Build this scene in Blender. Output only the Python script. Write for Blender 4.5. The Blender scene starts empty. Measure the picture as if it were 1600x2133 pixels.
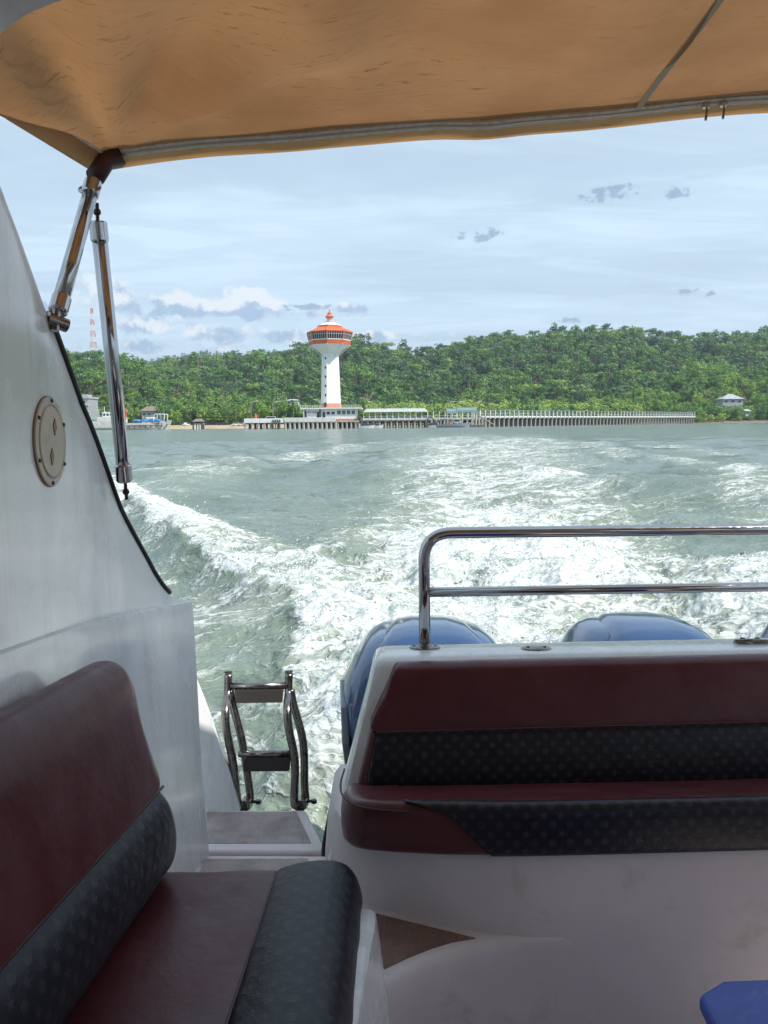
import bpy, bmesh, math, random
import numpy as np
from mathutils import Vector, Matrix
random.seed(7); RNG = np.random.default_rng(7)
S = bpy.context.scene
R_ = math.radians

# ------------------------------------------------------------------ camera, sky, sun, exposure
CAM_Z = 2.0
PITCH = math.atan((1066.5 - 881.5) / 1600.0); ROLL = R_(0.5)
F = np.array([0, math.cos(PITCH), -math.sin(PITCH)])
U0 = np.array([0, math.sin(PITCH), math.cos(PITCH)]); R0 = np.array([1.0, 0, 0])
RV = math.cos(ROLL) * R0 - math.sin(ROLL) * U0
UV_ = math.cos(ROLL) * U0 + math.sin(ROLL) * R0
cam = bpy.data.cameras.new('camera'); camo = bpy.data.objects.new('camera', cam)
S.collection.objects.link(camo); S.camera = camo
cam.sensor_fit = 'HORIZONTAL'; cam.sensor_width = 36; cam.lens = 36.0
cam.clip_start = 0.05; cam.clip_end = 30000
M = Matrix((RV.tolist(), UV_.tolist(), (-F).tolist())).transposed().to_4x4()
M.translation = (0, 0, CAM_Z); camo.matrix_world = M

SUN_EL, SUN_AZ = R_(50), R_(117)          # azimuth clockwise from +Y (astern)
world = bpy.data.worlds.new('World'); S.world = world; world.use_nodes = True
sund = bpy.data.lights.new('sun', 'SUN'); sund.energy = 4.7; sund.angle = R_(0.53); sund.color = (1.0, 0.955, 0.88)
suno = bpy.data.objects.new('sun', sund); S.collection.objects.link(suno)
SV = Vector((math.sin(SUN_AZ) * math.cos(SUN_EL), math.cos(SUN_AZ) * math.cos(SUN_EL), math.sin(SUN_EL)))
suno.rotation_euler = SV.to_track_quat('Z', 'Y').to_euler(); suno.location = (0, 0, 60)
S.view_settings.view_transform = 'Standard'; S.view_settings.look = 'None'
S.view_settings.gamma = 1.0; S.view_settings.exposure = 0.15
S.cycles.use_denoising = True; S.cycles.use_adaptive_sampling = True; S.cycles.adaptive_threshold = 0.02
S.cycles.max_bounces = 5; S.cycles.diffuse_bounces = 3; S.cycles.glossy_bounces = 3
S.cycles.transmission_bounces = 4; S.cycles.transparent_max_bounces = 8
S.cycles.sample_clamp_indirect = 6.0; S.cycles.caustics_reflective = False; S.cycles.caustics_refractive = False


class NT:
    """small helper round a node tree"""
    def __init__(self, tree):
        self.t = tree; self.n = tree.nodes; self.l = tree.links
    def node(self, kind, **kw):
        nd = self.n.new(kind)
        for k, v in kw.items():
            if k.startswith('i_'):
                key = k[2:]; key = int(key) if key.isdigit() else key.replace('_', ' ')
                self.set(nd.inputs[key], v)
            else: setattr(nd, k, v)
        return nd
    def set(self, sock, v):
        if isinstance(v, bpy.types.NodeSocket): self.l.new(v, sock)
        else: sock.default_value = v
    def math(self, op, a, b=None, c=None, clamp=False):
        nd = self.n.new('ShaderNodeMath'); nd.operation = op; nd.use_clamp = clamp
        self.set(nd.inputs[0], a)
        if b is not None: self.set(nd.inputs[1], b)
        if c is not None: self.set(nd.inputs[2], c)
        return nd.outputs[0]
    def vmath(self, op, a, b=None):
        nd = self.n.new('ShaderNodeVectorMath'); nd.operation = op
        self.set(nd.inputs[0], a)
        if b is not None: self.set(nd.inputs[1], b)
        return nd.outputs['Value'] if op in ('LENGTH', 'DOT_PRODUCT', 'DISTANCE') else nd.outputs[0]
    def step(self, v, a, b, lo=0.0, hi=1.0, smooth=True):
        nd = self.n.new('ShaderNodeMapRange'); nd.interpolation_type = 'SMOOTHSTEP' if smooth else 'LINEAR'
        for k, x in enumerate((v, a, b, lo, hi)): self.set(nd.inputs[k], x)
        return nd.outputs[0]
    def mix(self, f, a, b, mode='MIX'):
        nd = self.n.new('ShaderNodeMix'); nd.data_type = 'RGBA'; nd.blend_type = mode
        self.set(nd.inputs[0], f); self.set(nd.inputs[6], a); self.set(nd.inputs[7], b)
        return nd.outputs[2]
    def noise(self, vec, scale, detail=4.0, rough=0.55, dist=0.0, dim='3D'):
        nd = self.n.new('ShaderNodeTexNoise'); nd.noise_dimensions = dim
        if vec is not None: self.l.new(vec, nd.inputs['Vector'])
        self.set(nd.inputs['Scale'], scale); self.set(nd.inputs['Detail'], detail)
        self.set(nd.inputs['Roughness'], rough); self.set(nd.inputs['Distortion'], dist)
        return nd.outputs[0]
    def mapping(self, vec, scale=(1, 1, 1), loc=(0, 0, 0), rot=(0, 0, 0)):
        nd = self.n.new('ShaderNodeMapping'); self.l.new(vec, nd.inputs[0])
        nd.inputs['Scale'].default_value = scale; nd.inputs['Location'].default_value = loc
        nd.inputs['Rotation'].default_value = rot
        return nd.outputs[0]

def rgb(*c): return (c[0], c[1], c[2], 1.0)

# ---- world
def build_world():
    t = world.node_tree; t.nodes.clear(); T = NT(t)
    out = T.node('ShaderNodeOutputWorld'); bg = T.node('ShaderNodeBackground')
    STR = 0.085
    bg.inputs[1].default_value = STR
    sky = T.node('ShaderNodeTexSky'); sky.sky_type = 'NISHITA'; sky.sun_disc = False
    sky.sun_elevation = SUN_EL; sky.sun_rotation = SUN_AZ
    sky.air_density = 1.0; sky.dust_density = 1.2; sky.ozone_density = 1.6
    tc = T.node('ShaderNodeTexCoord'); d = T.vmath('NORMALIZE', tc.outputs['Generated'])
    sp = T.node('ShaderNodeSeparateXYZ'); T.l.new(d, sp.inputs[0]); X, Y, Z = sp.outputs
    zc = T.math('ADD', T.math('MAXIMUM', Z, 0.0), 0.10)
    comb = T.node('ShaderNodeCombineXYZ'); T.l.new(T.math('DIVIDE', X, zc), comb.inputs[0]); T.l.new(T.math('DIVIDE', Y, zc), comb.inputs[1])
    # a thin, streaky veil of high cloud over the whole sky
    n1 = T.noise(T.mapping(comb.outputs[0], (0.35, 0.8, 1), (3.1, 0.7, 0), (0, 0, R_(12))), 1.1, 4, 0.55, 0.4, '2D')
    n2 = T.noise(T.mapping(comb.outputs[0], (0.9, 2.6, 1), (7.1, 2.7, 0), (0, 0, R_(8))), 1.3, 4, 0.6, 0.5, '2D')
    veil = T.math('ADD', T.step(n1, 0.34, 0.66, 0.68, 0.95), T.step(n2, 0.42, 0.70, 0.0, 0.12), clamp=True)
    k = 1.0 / STR
    col = T.mix(veil, sky.outputs[0], rgb(0.66 * k, 0.83 * k, 0.98 * k))
    col = T.mix(T.step(n2, 0.38, 0.60, 0.16, 0.0), col, rgb(0.46 * k, 0.61 * k, 0.80 * k))
    high = col
    # cumulus near the horizon and small dark scraps, by azimuth / elevation
    az = T.math('ARCTAN2', X, Y); el = T.math('ARCSINE', Z)
    ae = T.node('ShaderNodeCombineXYZ'); T.l.new(az, ae.inputs[0]); T.l.new(el, ae.inputs[1])
    w1 = T.noise(ae.outputs[0], 26, 5, 0.62, 0, '2D'); w2 = T.noise(T.mapping(ae.outputs[0], (1, 1, 1), (0.0, -0.012, 0)), 26, 4, 0.62, 0, '2D')
    w3 = T.noise(ae.outputs[0], 9, 2, 0.5, 0, '2D')
    def dirpx(px, py):
        v = F + RV * (px - 800) / 1600 + UV_ * (1066.5 - py) / 1600
        v = v / np.linalg.norm(v); return math.atan2(v[0], v[1]), math.asin(v[2])
    def blob(px, py, wx, wy):
        a, e = dirpx(px, py)
        da = T.math('DIVIDE', T.math('SUBTRACT', az, a), wx / 1600); de = T.math('DIVIDE', T.math('SUBTRACT', el, e), wy / 1600)
        r2 = T.math('ADD', T.math('MULTIPLY', da, da), T.math('MULTIPLY', de, de))
        return T.math('POWER', 2.718, T.math('MULTIPLY', r2, -1.0)), de
    cumulus = [(240, 618, 95, 40), (330, 628, 60, 26), (400, 632, 70, 22), (500, 630, 85, 32), (560, 635, 40, 20), (700, 640, 75, 15), (300, 682, 95, 22),
               (420, 695, 90, 24), (580, 698, 60, 18), (330, 720, 120, 18), (800, 700, 120, 14), (60, 640, 100, 40), (-160, 600, 150, 50),
               (-420, 640, 190, 44), (1950, 640, 160, 30), (2500, 620, 240, 46), (470, 650, 260, 18)]
    dens = None; sh = None
    for c in cumulus:
        g, de = blob(*c)
        s_ = T.math('MULTIPLY', g, de)
        dens = g if dens is None else T.math('MAXIMUM', dens, g)
        sh = s_ if sh is None else T.math('ADD', sh, s_)
    raw = T.math('ADD', dens, T.math('MULTIPLY', T.math('SUBTRACT', w1, 0.5), 2.3))
    raw = T.math('ADD', raw, T.math('MULTIPLY', T.math('SUBTRACT', w3, 0.5), 0.8))
    mask = T.math('MULTIPLY', T.step(raw, 0.42, 0.86), T.step(dens, 0.05, 0.35))
    lit = T.math('ADD', T.math('MULTIPLY', sh, 0.85), T.math('MULTIPLY', T.math('SUBTRACT', w2, w1), -3.5))
    lit = T.step(lit, -0.42, 0.50)
    ccol = T.mix(lit, rgb(0.36 * k, 0.50 * k, 0.70 * k), rgb(0.88 * k, 0.92 * k, 0.97 * k))
    col = T.mix(T.math('MULTIPLY', mask, 0.82), col, ccol)
    scraps = [(1270, 402, 62, 18), (1410, 400, 26, 14), (1015, 490, 34, 13), (955, 492, 20, 11), (1185, 665, 26, 9), (1435, 606, 22, 8), (1475, 610, 14, 7), (640, 640, 60, 9),
              (-120, 380, 60, 16), (1900, 470, 70, 16), (2400, 420, 60, 18)]
    dens = None
    for c in scraps:
        g, de = blob(*c); dens = g if dens is None else T.math('MAXIMUM', dens, g)
    w4 = T.noise(T.mapping(ae.outputs[0], (1, 1.7, 1)), 70, 4, 0.65, 0, '2D')
    raw = T.math('ADD', dens, T.math('MULTIPLY', T.math('SUBTRACT', w4, 0.5), 2.6))
    m2 = T.math('MULTIPLY', T.step(raw, 0.45, 1.0), T.step(dens, 0.08, 0.45))
    col = T.mix(T.math('MULTIPLY', m2, 0.7), col, rgb(0.25 * k, 0.36 * k, 0.52 * k))
    T.l.new(col, bg.inputs[0])
    bg2 = T.node('ShaderNodeBackground'); bg2.inputs[1].default_value = STR; T.l.new(high, bg2.inputs[0])
    low = T.math('MULTIPLY', T.math('LESS_THAN', el, 0.44), T.math('GREATER_THAN', el, -0.01))   # low clouds exist only here
    mx = T.node('ShaderNodeMixShader'); T.l.new(low, mx.inputs[0]); T.l.new(bg2.outputs[0], mx.inputs[1]); T.l.new(bg.outputs[0], mx.inputs[2])
    T.l.new(mx.outputs[0], out.inputs[0])
build_world()

# ------------------------------------------------------------------ helpers: projection frames
QB = R_(5.5)                       # the boat runs bow up: its deck falls away astern
BA = np.array([0, math.cos(QB), -math.sin(QB)]); BN = np.array([0, math.sin(QB), math.cos(QB)])
CAMP = np.array([0, 0, CAM_Z])
def BW(b):                         # boat frame (right, aft, up from the eye) -> world
    b = np.asarray(b, float)
    return CAMP + b[..., 0:1] * R0 + b[..., 1:2] * BA + b[..., 2:3] * BN
def ray(px, py): return F + RV * (px - 800) / 1600 + UV_ * (1066.5 - py) / 1600
def at(px, py, Y):                 # a world point seen at that place of the picture, Y metres astern
    d = ray(px, py); v = d * (Y / d[1]) + CAMP
    return v
def xat(px, Y): return at(px, 880, Y)[0]

ORG = {}
def link(o): S.collection.objects.link(o); return o
def root(name, label, cat, loc, group=None):
    o = bpy.data.objects.new(name, None); o.location = loc; o.empty_display_size = 0.3; link(o)
    ORG[o.name] = Vector(loc); tag(o, label, cat, group); return o
def tag(o, label=None, cat=None, group=None, kind=None):
    if label: o['label'] = label
    if cat: o['category'] = cat
    if group: o['group'] = group
    if kind: o['kind'] = kind
    return o
def mesh_obj(name, v, f, mat, parent=None, smooth=False, uv=None, loc=None, bevel=0, bseg=2, autos=None):
    v = np.asarray(v, float).reshape(-1, 3)
    org = ORG[parent.name] if parent is not None else Vector(loc if loc is not None else v.mean(0).tolist())
    me = bpy.data.meshes.new(name)
    me.from_pydata((v - np.array(org)).tolist(), [], f)
    if uv is not None:
        ul = me.uv_layers.new(name='UVMap')
        idx = np.empty(len(me.loops), dtype=np.int32); me.loops.foreach_get('vertex_index', idx)
        ul.data.foreach_set('uv', np.asarray(uv, float)[idx].ravel())
    me.validate(); me.update()
    if smooth: me.shade_smooth()
    if mat is not None: me.materials.append(mat)
    o = bpy.data.objects.new(name, me); link(o)
    if parent is not None: o.parent = parent
    else: o.location = org
    ORG[o.name] = org
    if bevel:
        b = o.modifiers.new('bevel', 'BEVEL'); b.width = bevel; b.segments = bseg; b.limit_method = 'ANGLE'; b.angle_limit = R_(35)
        b.harden_normals = False
    if autos is not None:
        me.shade_smooth(); me.set_sharp_from_angle(angle=R_(autos))
    return o
class G:
    """geometry collector in any frame; .v / .f"""
    def __init__(s): s.v = []; s.f = []
    def add(s, v, f):
        n = len(s.v); s.v += [tuple(map(float, p)) for p in v]; s.f += [tuple(i + n for i in q) for q in f]; return s
    def box(s, x0, x1, y0, y1, z0, z1):
        return s.add([(x0, y0, z0), (x1, y0, z0), (x1, y1, z0), (x0, y1, z0), (x0, y0, z1), (x1, y0, z1), (x1, y1, z1), (x0, y1, z1)],
                     [(0, 3, 2, 1), (4, 5, 6, 7), (0, 1, 5, 4), (1, 2, 6, 5), (2, 3, 7, 6), (3, 0, 4, 7)])
    def loft(s, rings, closed=True, caps=True):
        n = len(rings[0]); v = [p for r in rings for p in r]; f = []
        for i in range(len(rings) - 1):
            for j in range(n if closed else n - 1):
                k = (j + 1) % n; f.append((i * n + j, i * n + k, (i + 1) * n + k, (i + 1) * n + j))
        if caps and closed:
            f.append(tuple(range(n - 1, -1, -1))); f.append(tuple((len(rings) - 1) * n + j for j in range(n)))
        return s.add(v, f)
    def tube(s, path, r, seg=12, caps=True):
        P = [Vector(p) for p in path]; rr = r if isinstance(r, (list, tuple)) else [r] * len(P)
        T = []
        for i in range(len(P)):
            a = P[max(i - 1, 0)]; b = P[min(i + 1, len(P) - 1)]; T.append((b - a).normalized())
        ref = Vector((0, 0, 1)) if abs(T[0].z) < 0.9 else Vector((1, 0, 0))
        u = T[0].cross(ref).normalized(); rings = []
        for i in range(len(P)):
            u = (u - T[i] * u.dot(T[i])).normalized(); w = T[i].cross(u)
            rings.append([P[i] + (u * math.cos(2 * math.pi * k / seg) + w * math.sin(2 * math.pi * k / seg)) * rr[i] for k in range(seg)])
        return s.loft(rings, True, caps)
    def lathe(s, c, prof, seg=24, ang=0.0, axis=None):
        rings = []
        for r, z in prof:
            rings.append([(c[0] + r * math.cos(ang + 2 * math.pi * k / seg), c[1] + r * math.sin(ang + 2 * math.pi * k / seg), c[2] + z) for k in range(seg)])
        return s.loft(rings)
    def prism(s, poly, vec):
        n = len(poly); b = [tuple(np.asarray(p, float) + np.asarray(vec, float)) for p in poly]
        return s.add(list(poly) + b, [tuple(range(n)), tuple(range(2 * n - 1, n - 1, -1))] + [(i, i + n, (i + 1) % n + n, (i + 1) % n) for i in range(n)])
    def boat(s): s.v = [tuple(p) for p in BW(np.array(s.v))]; return s
def put(name, g, mat, parent=None, **k): return mesh_obj(name, g.v, g.f, mat, parent, **k)
def smooth_path(pts, n=6):
    P = [Vector(p) for p in pts]; out = []
    for i in range(len(P) - 1):
        p0 = P[max(i - 1, 0)]; p1 = P[i]; p2 = P[i + 1]; p3 = P[min(i + 2, len(P) - 1)]
        for k in range(n):
            t = k / n
            out.append(0.5 * ((2 * p1) + (-p0 + p2) * t + (2 * p0 - 5 * p1 + 4 * p2 - p3) * t * t + (-p0 + 3 * p1 - 3 * p2 + p3) * t ** 3))
    out.append(P[-1]); return out
def fillet_path(pts, rad, n=8):
    P = [Vector(p) for p in pts]; out = [P[0]]
    for i in range(1, len(P) - 1):
        a = (P[i - 1] - P[i]); b = (P[i + 1] - P[i]); r = min(rad, a.length * 0.49, b.length * 0.49)
        s0 = P[i] + a.normalized() * r; s1 = P[i] + b.normalized() * r
        for k in range(n + 1):
            t = k / n; out.append(s0 * (1 - t) ** 2 + P[i] * 2 * t * (1 - t) + s1 * t * t)
    out.append(P[-1]); return out
def dup(o, parent=None, loc=None):
    c = o.copy(); link(c); c.parent = parent
    if loc is not None: c.location = loc
    for ch in list(o.children): dup(ch, c)
    return c

# ------------------------------------------------------------------ materials
MATS = {}
def mat(name, base, rough=0.5, metal=0.0, coat=0.0, spec=0.5, var=0.0, vscale=6.0, bump=0.0, bscale=60.0, dirt=None, dscale=5.0, damt=0.0, rvar=0.0, streak=0.0):
    m = bpy.data.materials.new(name); m.use_nodes = True; T = NT(m.node_tree); b = m.node_tree.nodes['Principled BSDF']
    tc = T.node('ShaderNodeTexCoord'); o = tc.outputs['Object']
    b.inputs['Roughness'].default_value = rough; b.inputs['Metallic'].default_value = metal
    b.inputs['Coat Weight'].default_value = coat; b.inputs['Coat Roughness'].default_value = 0.08
    b.inputs['Specular IOR Level'].default_value = spec
    col = None
    if var:
        n = T.noise(o, vscale, 5, 0.6)
        col = T.mix(T.step(n, 0.3, 0.7), rgb(*[c * (1 - var) for c in base]), rgb(*[min(1, c * (1 + var)) for c in base]))
    if dirt is not None:
        n = T.noise(o, dscale, 7, 0.68, 0.4)
        col = T.mix(T.step(n, 0.52, 0.74, 0.0, damt), col if col is not None else rgb(*base), rgb(*dirt))
    if streak:  # grey vertical streaks painted into the colour, imitating reflections on the glossy wall
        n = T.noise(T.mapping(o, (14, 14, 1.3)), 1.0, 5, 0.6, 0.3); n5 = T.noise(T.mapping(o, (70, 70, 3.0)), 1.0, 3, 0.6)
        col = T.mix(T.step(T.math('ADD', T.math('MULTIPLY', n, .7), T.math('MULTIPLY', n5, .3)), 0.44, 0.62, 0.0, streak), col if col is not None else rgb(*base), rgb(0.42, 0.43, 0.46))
    if col is not None: T.l.new(col, b.inputs['Base Color'])
    else: b.inputs['Base Color'].default_value = rgb(*base)
    if rvar:
        n = T.noise(o, vscale * 2.3, 5, 0.65); T.l.new(T.step(n, 0.3, 0.7, max(0.02, rough - rvar), rough + rvar), b.inputs['Roughness'])
    if bump:
        bp = T.node('ShaderNodeBump'); bp.inputs['Strength'].default_value = bump; bp.inputs['Distance'].default_value = 0.01
        T.l.new(T.noise(o, bscale, 4, 0.6), bp.inputs['Height']); T.l.new(bp.outputs[0], b.inputs['Normal'])
    MATS[name] = m; return m

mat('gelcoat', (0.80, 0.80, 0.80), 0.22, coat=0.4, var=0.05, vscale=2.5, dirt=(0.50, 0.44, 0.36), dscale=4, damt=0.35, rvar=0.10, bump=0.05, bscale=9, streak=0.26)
mat('gelcoat_worn', (0.74, 0.67, 0.67), 0.45, var=0.06, vscale=3, dirt=(0.40, 0.30, 0.22), dscale=6, damt=0.45, rvar=0.1)
mat('steel', (0.46, 0.45, 0.46), 0.10, metal=1.0, rvar=0.05, vscale=20)
mat('steel_worn', (0.27, 0.24, 0.225), 0.24, metal=1.0, var=0.25, vscale=18, rvar=0.10, dirt=(0.16, 0.09, 0.06), dscale=22, damt=0.7)
mat('tread_dark', (0.035, 0.028, 0.026), 0.4)
mat('rubber', (0.012, 0.012, 0.013), 0.55)
mat('vinyl', (0.092, 0.021, 0.026), 0.36, spec=0.34, var=0.12, vscale=5, bump=0.13, bscale=26, rvar=0.08, dirt=(0.13, 0.05, 0.052), dscale=11, damt=0.3)
mat('piping', (0.05, 0.012, 0.014), 0.45)
mat('nonskid', (0.24, 0.145, 0.115), 0.75, var=0.22, vscale=9, dirt=(0.36, 0.28, 0.24), dscale=7, damt=0.4)
mat('nonskid_worn', (0.42, 0.35, 0.34), 0.75, var=0.22, vscale=8, dirt=(0.26, 0.19, 0.17), dscale=9, damt=0.6)
mat('engine_blue', (0.020, 0.062, 0.165), 0.18, coat=0.9, var=0.06, vscale=4, rvar=0.04)
mat('engine_grey', (0.06, 0.065, 0.075), 0.28, coat=0.3)
mat('engine_silver', (0.22, 0.24, 0.27), 0.22, coat=0.6)
mat('cream_plastic', (0.52, 0.44, 0.34), 0.38, var=0.08, vscale=12, dirt=(0.30, 0.20, 0.12), dscale=14, damt=0.5)
mat('brown_plastic', (0.24, 0.14, 0.08), 0.5)
mat('dark_screw', (0.06, 0.05, 0.05), 0.35, metal=0.8)
mat('zip_tape', (0.62, 0.57, 0.50), 0.7, var=0.15, vscale=60)
mat('zip_metal', (0.55, 0.50, 0.45), 0.3, metal=0.7)
mat('box_blue', (0.030, 0.075, 0.42), 0.45, var=0.10, vscale=14, dirt=(0.10, 0.15, 0.45), dscale=18, damt=0.6)
mat('floor_grey', (0.60, 0.54, 0.53), 0.6, var=0.1, dirt=(0.2, 0.16, 0.13), damt=0.5)
mat('tower_white', (0.80, 0.80, 0.79), 0.6, var=0.03, vscale=0.3, dirt=(0.62, 0.60, 0.56), dscale=0.6, damt=0.35)
mat('tower_orange', (0.62, 0.13, 0.045), 0.5, var=0.10, vscale=0.4)
mat('pale_red', (0.55, 0.24, 0.17), 0.6, var=0.1, vscale=0.5)
mat('dark_glass', (0.012, 0.016, 0.024), 0.08, spec=0.6)
mat('teal_glass', (0.04, 0.11, 0.11), 0.08, spec=0.6)
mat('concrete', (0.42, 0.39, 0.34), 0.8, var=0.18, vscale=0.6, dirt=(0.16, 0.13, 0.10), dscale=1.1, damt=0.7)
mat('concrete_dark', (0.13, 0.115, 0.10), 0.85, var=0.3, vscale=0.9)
mat('pale_paint', (0.66, 0.65, 0.62), 0.6, var=0.08, vscale=0.5, dirt=(0.42, 0.38, 0.33), dscale=0.9, damt=0.5)
mat('roof_grey', (0.42, 0.43, 0.43), 0.6, var=0.1, vscale=0.5)
mat('roof_teal', (0.16, 0.27, 0.28), 0.5, var=0.15, vscale=0.6)
mat('roof_brown', (0.22, 0.17, 0.14), 0.7, var=0.2, vscale=0.6)
mat('building_grey', (0.36, 0.37, 0.40), 0.7, var=0.1, vscale=0.4)
mat('galvanised', (0.42, 0.43, 0.43), 0.5, metal=0.3)
mat('mast_red', (0.50, 0.08, 0.04), 0.5); mat('mast_white', (0.72, 0.70, 0.68), 0.5)
mat('ship_white', (0.60, 0.59, 0.55), 0.6, var=0.1, vscale=0.5, dirt=(0.33, 0.15, 0.06), dscale=0.9, damt=0.8)
mat('ship_rust', (0.16, 0.075, 0.035), 0.8, var=0.4, vscale=0.8)
mat('ship_grey', (0.34, 0.38, 0.41), 0.5, var=0.08, vscale=0.6)
mat('tarp_blue', (0.03, 0.22, 0.55), 0.6, var=0.2, vscale=1.2)
mat('tarp_dark', (0.05, 0.05, 0.09), 0.6, var=0.2, vscale=1.2)
mat('orange_paint', (0.60, 0.11, 0.03), 0.5, var=0.15, vscale=1.0)
mat('green_paint', (0.06, 0.35, 0.12), 0.5)
mat('car_white', (0.70, 0.70, 0.70), 0.25, coat=0.6); mat('car_dark', (0.03, 0.033, 0.04), 0.25, coat=0.6); mat('car_silver', (0.35, 0.36, 0.38), 0.25, coat=0.6)
mat('tyre', (0.02, 0.02, 0.02), 0.8)
mat('seam', (0.42, 0.35, 0.25), 0.9)
mat('mud', (0.17, 0.145, 0.11), 0.8, var=0.2, vscale=0.2)
mat('sand', (0.40, 0.31, 0.20), 0.9, var=0.15, vscale=0.15, dirt=(0.22, 0.17, 0.11), dscale=0.3, damt=0.6)
mat('soil', (0.06, 0.065, 0.03), 0.95, var=0.3, vscale=0.05)
mat('bark', (0.20, 0.16, 0.12), 0.9, var=0.3, vscale=0.8)

def mat_foliage(name, lo, mid, hi):
    m = bpy.data.materials.new(name); m.use_nodes = True; T = NT(m.node_tree); b = m.node_tree.nodes['Principled BSDF']
    oi = T.node('ShaderNodeObjectInfo'); g = T.node('ShaderNodeNewGeometry')
    c1 = T.mix(T.step(oi.outputs['Random'], 0.0, 0.55, smooth=False), rgb(*lo), rgb(*mid))
    c2 = T.mix(T.step(oi.outputs['Random'], 0.62, 1.0, smooth=False), c1, rgb(*hi))
    r = g.outputs['Random Per Island']
    col = T.mix(0.28, c2, T.mix(r, rgb(*[c * 0.5 for c in lo]), rgb(*[c * 1.3 for c in hi])), 'MIX')
    T.l.new(col, b.inputs['Base Color']); b.inputs['Roughness'].default_value = 0.55; b.inputs['Specular IOR Level'].default_value = 0.3
    out = m.node_tree.nodes['Material Output']
    tr = T.node('ShaderNodeBsdfTranslucent'); T.l.new(col, tr.inputs[0])
    mx = T.node('ShaderNodeMixShader'); mx.inputs[0].default_value = 0.14
    T.l.new(b.outputs[0], mx.inputs[1]); T.l.new(tr.outputs[0], mx.inputs[2]); T.l.new(mx.outputs[0], out.inputs[0])
    MATS[name] = m; return m
mat_foliage('leaf_dark', (0.020, 0.070, 0.048), (0.070, 0.165, 0.075), (0.23, 0.33, 0.11))
mat_foliage('leaf_mid', (0.035, 0.12, 0.045), (0.11, 0.25, 0.055), (0.26, 0.39, 0.085))
mat_foliage('leaf_light', (0.07, 0.19, 0.035), (0.19, 0.36, 0.055), (0.36, 0.47, 0.085))
mat_foliage('leaf_mangrove', (0.17, 0.26, 0.04), (0.25, 0.34, 0.055), (0.33, 0.39, 0.08))
mat_foliage('leaf_dry', (0.20, 0.17, 0.10), (0.27, 0.22, 0.15), (0.33, 0.29, 0.21))
mat_foliage('leaf_palm', (0.08, 0.16, 0.045), (0.12, 0.22, 0.05), (0.18, 0.26, 0.07))

def mat_pattern():
    """dark cloth printed with faint rows of discs and five-pointed flowers; UV in metres"""
    m = bpy.data.materials.new('print_cloth'); m.use_nodes = True; T = NT(m.node_tree); b = m.node_tree.nodes['Principled BSDF']
    uv = T.node('ShaderNodeUVMap'); sp = T.node('ShaderNodeSeparateXYZ'); T.l.new(uv.outputs[0], sp.inputs[0])
    def motif(ou, ov, r0, star, sx=0.046, sy=0.046):
        fx = T.math('SUBTRACT', T.math('FRACT', T.math('ADD', T.math('DIVIDE', sp.outputs[0], sx), ou)), 0.5)
        fy = T.math('SUBTRACT', T.math('FRACT', T.math('ADD', T.math('DIVIDE', sp.outputs[1], sy), ov)), 0.5)
        r = T.math('SQRT', T.math('ADD', T.math('MULTIPLY', fx, fx), T.math('MULTIPLY', fy, fy)))
        th = T.math('ARCTAN2', fy, fx)
        lim = T.math('ADD', r0, T.math('MULTIPLY', T.math('COSINE', T.math('MULTIPLY', th, 5.0)), r0 * star))
        return T.step(T.math('SUBTRACT', lim, r), -0.015, 0.015), r
    d1, r1 = motif(0.0, 0.0, 0.22, 0.04); s1, _ = motif(0.5, 0.5, 0.15, 0.42); 
    d2, r2 = motif(0.0, 0.5, 0.0, 0.0)
    hole = T.step(T.math('SINE', T.math('MULTIPLY', r1, 60.0)), 0.2, 0.6, 0.55, 1.0)
    msk = T.math('MAXIMUM', T.math('MULTIPLY', d1, hole), s1)
    n = T.noise(uv.outputs[0], 30, 3, 0.6)
    msk = T.math('MULTIPLY', msk, T.step(n, 0.3, 0.7, 0.35, 1.0))
    col = T.mix(msk, rgb(0.009, 0.0085, 0.017), rgb(0.055, 0.046, 0.036))
    T.l.new(col, b.inputs['Base Color']); b.inputs['Roughness'].default_value = 0.40; b.inputs['Specular IOR Level'].default_value = 0.34
    bp = T.node('ShaderNodeBump'); bp.inputs['Strength'].default_value = 0.25; bp.inputs['Distance'].default_value = 0.002
    T.l.new(T.math('ADD', T.math('MULTIPLY', T.noise(uv.outputs[0], 260, 3, 0.6), .6), T.math('ADD', T.math('MULTIPLY', msk, .8), T.math('MULTIPLY', T.noise(uv.outputs[0], 22, 3, 0.6), 6.0))), bp.inputs['Height']); T.l.new(bp.outputs[0], b.inputs['Normal'])
    MATS['print_cloth'] = m
mat_pattern()

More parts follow.
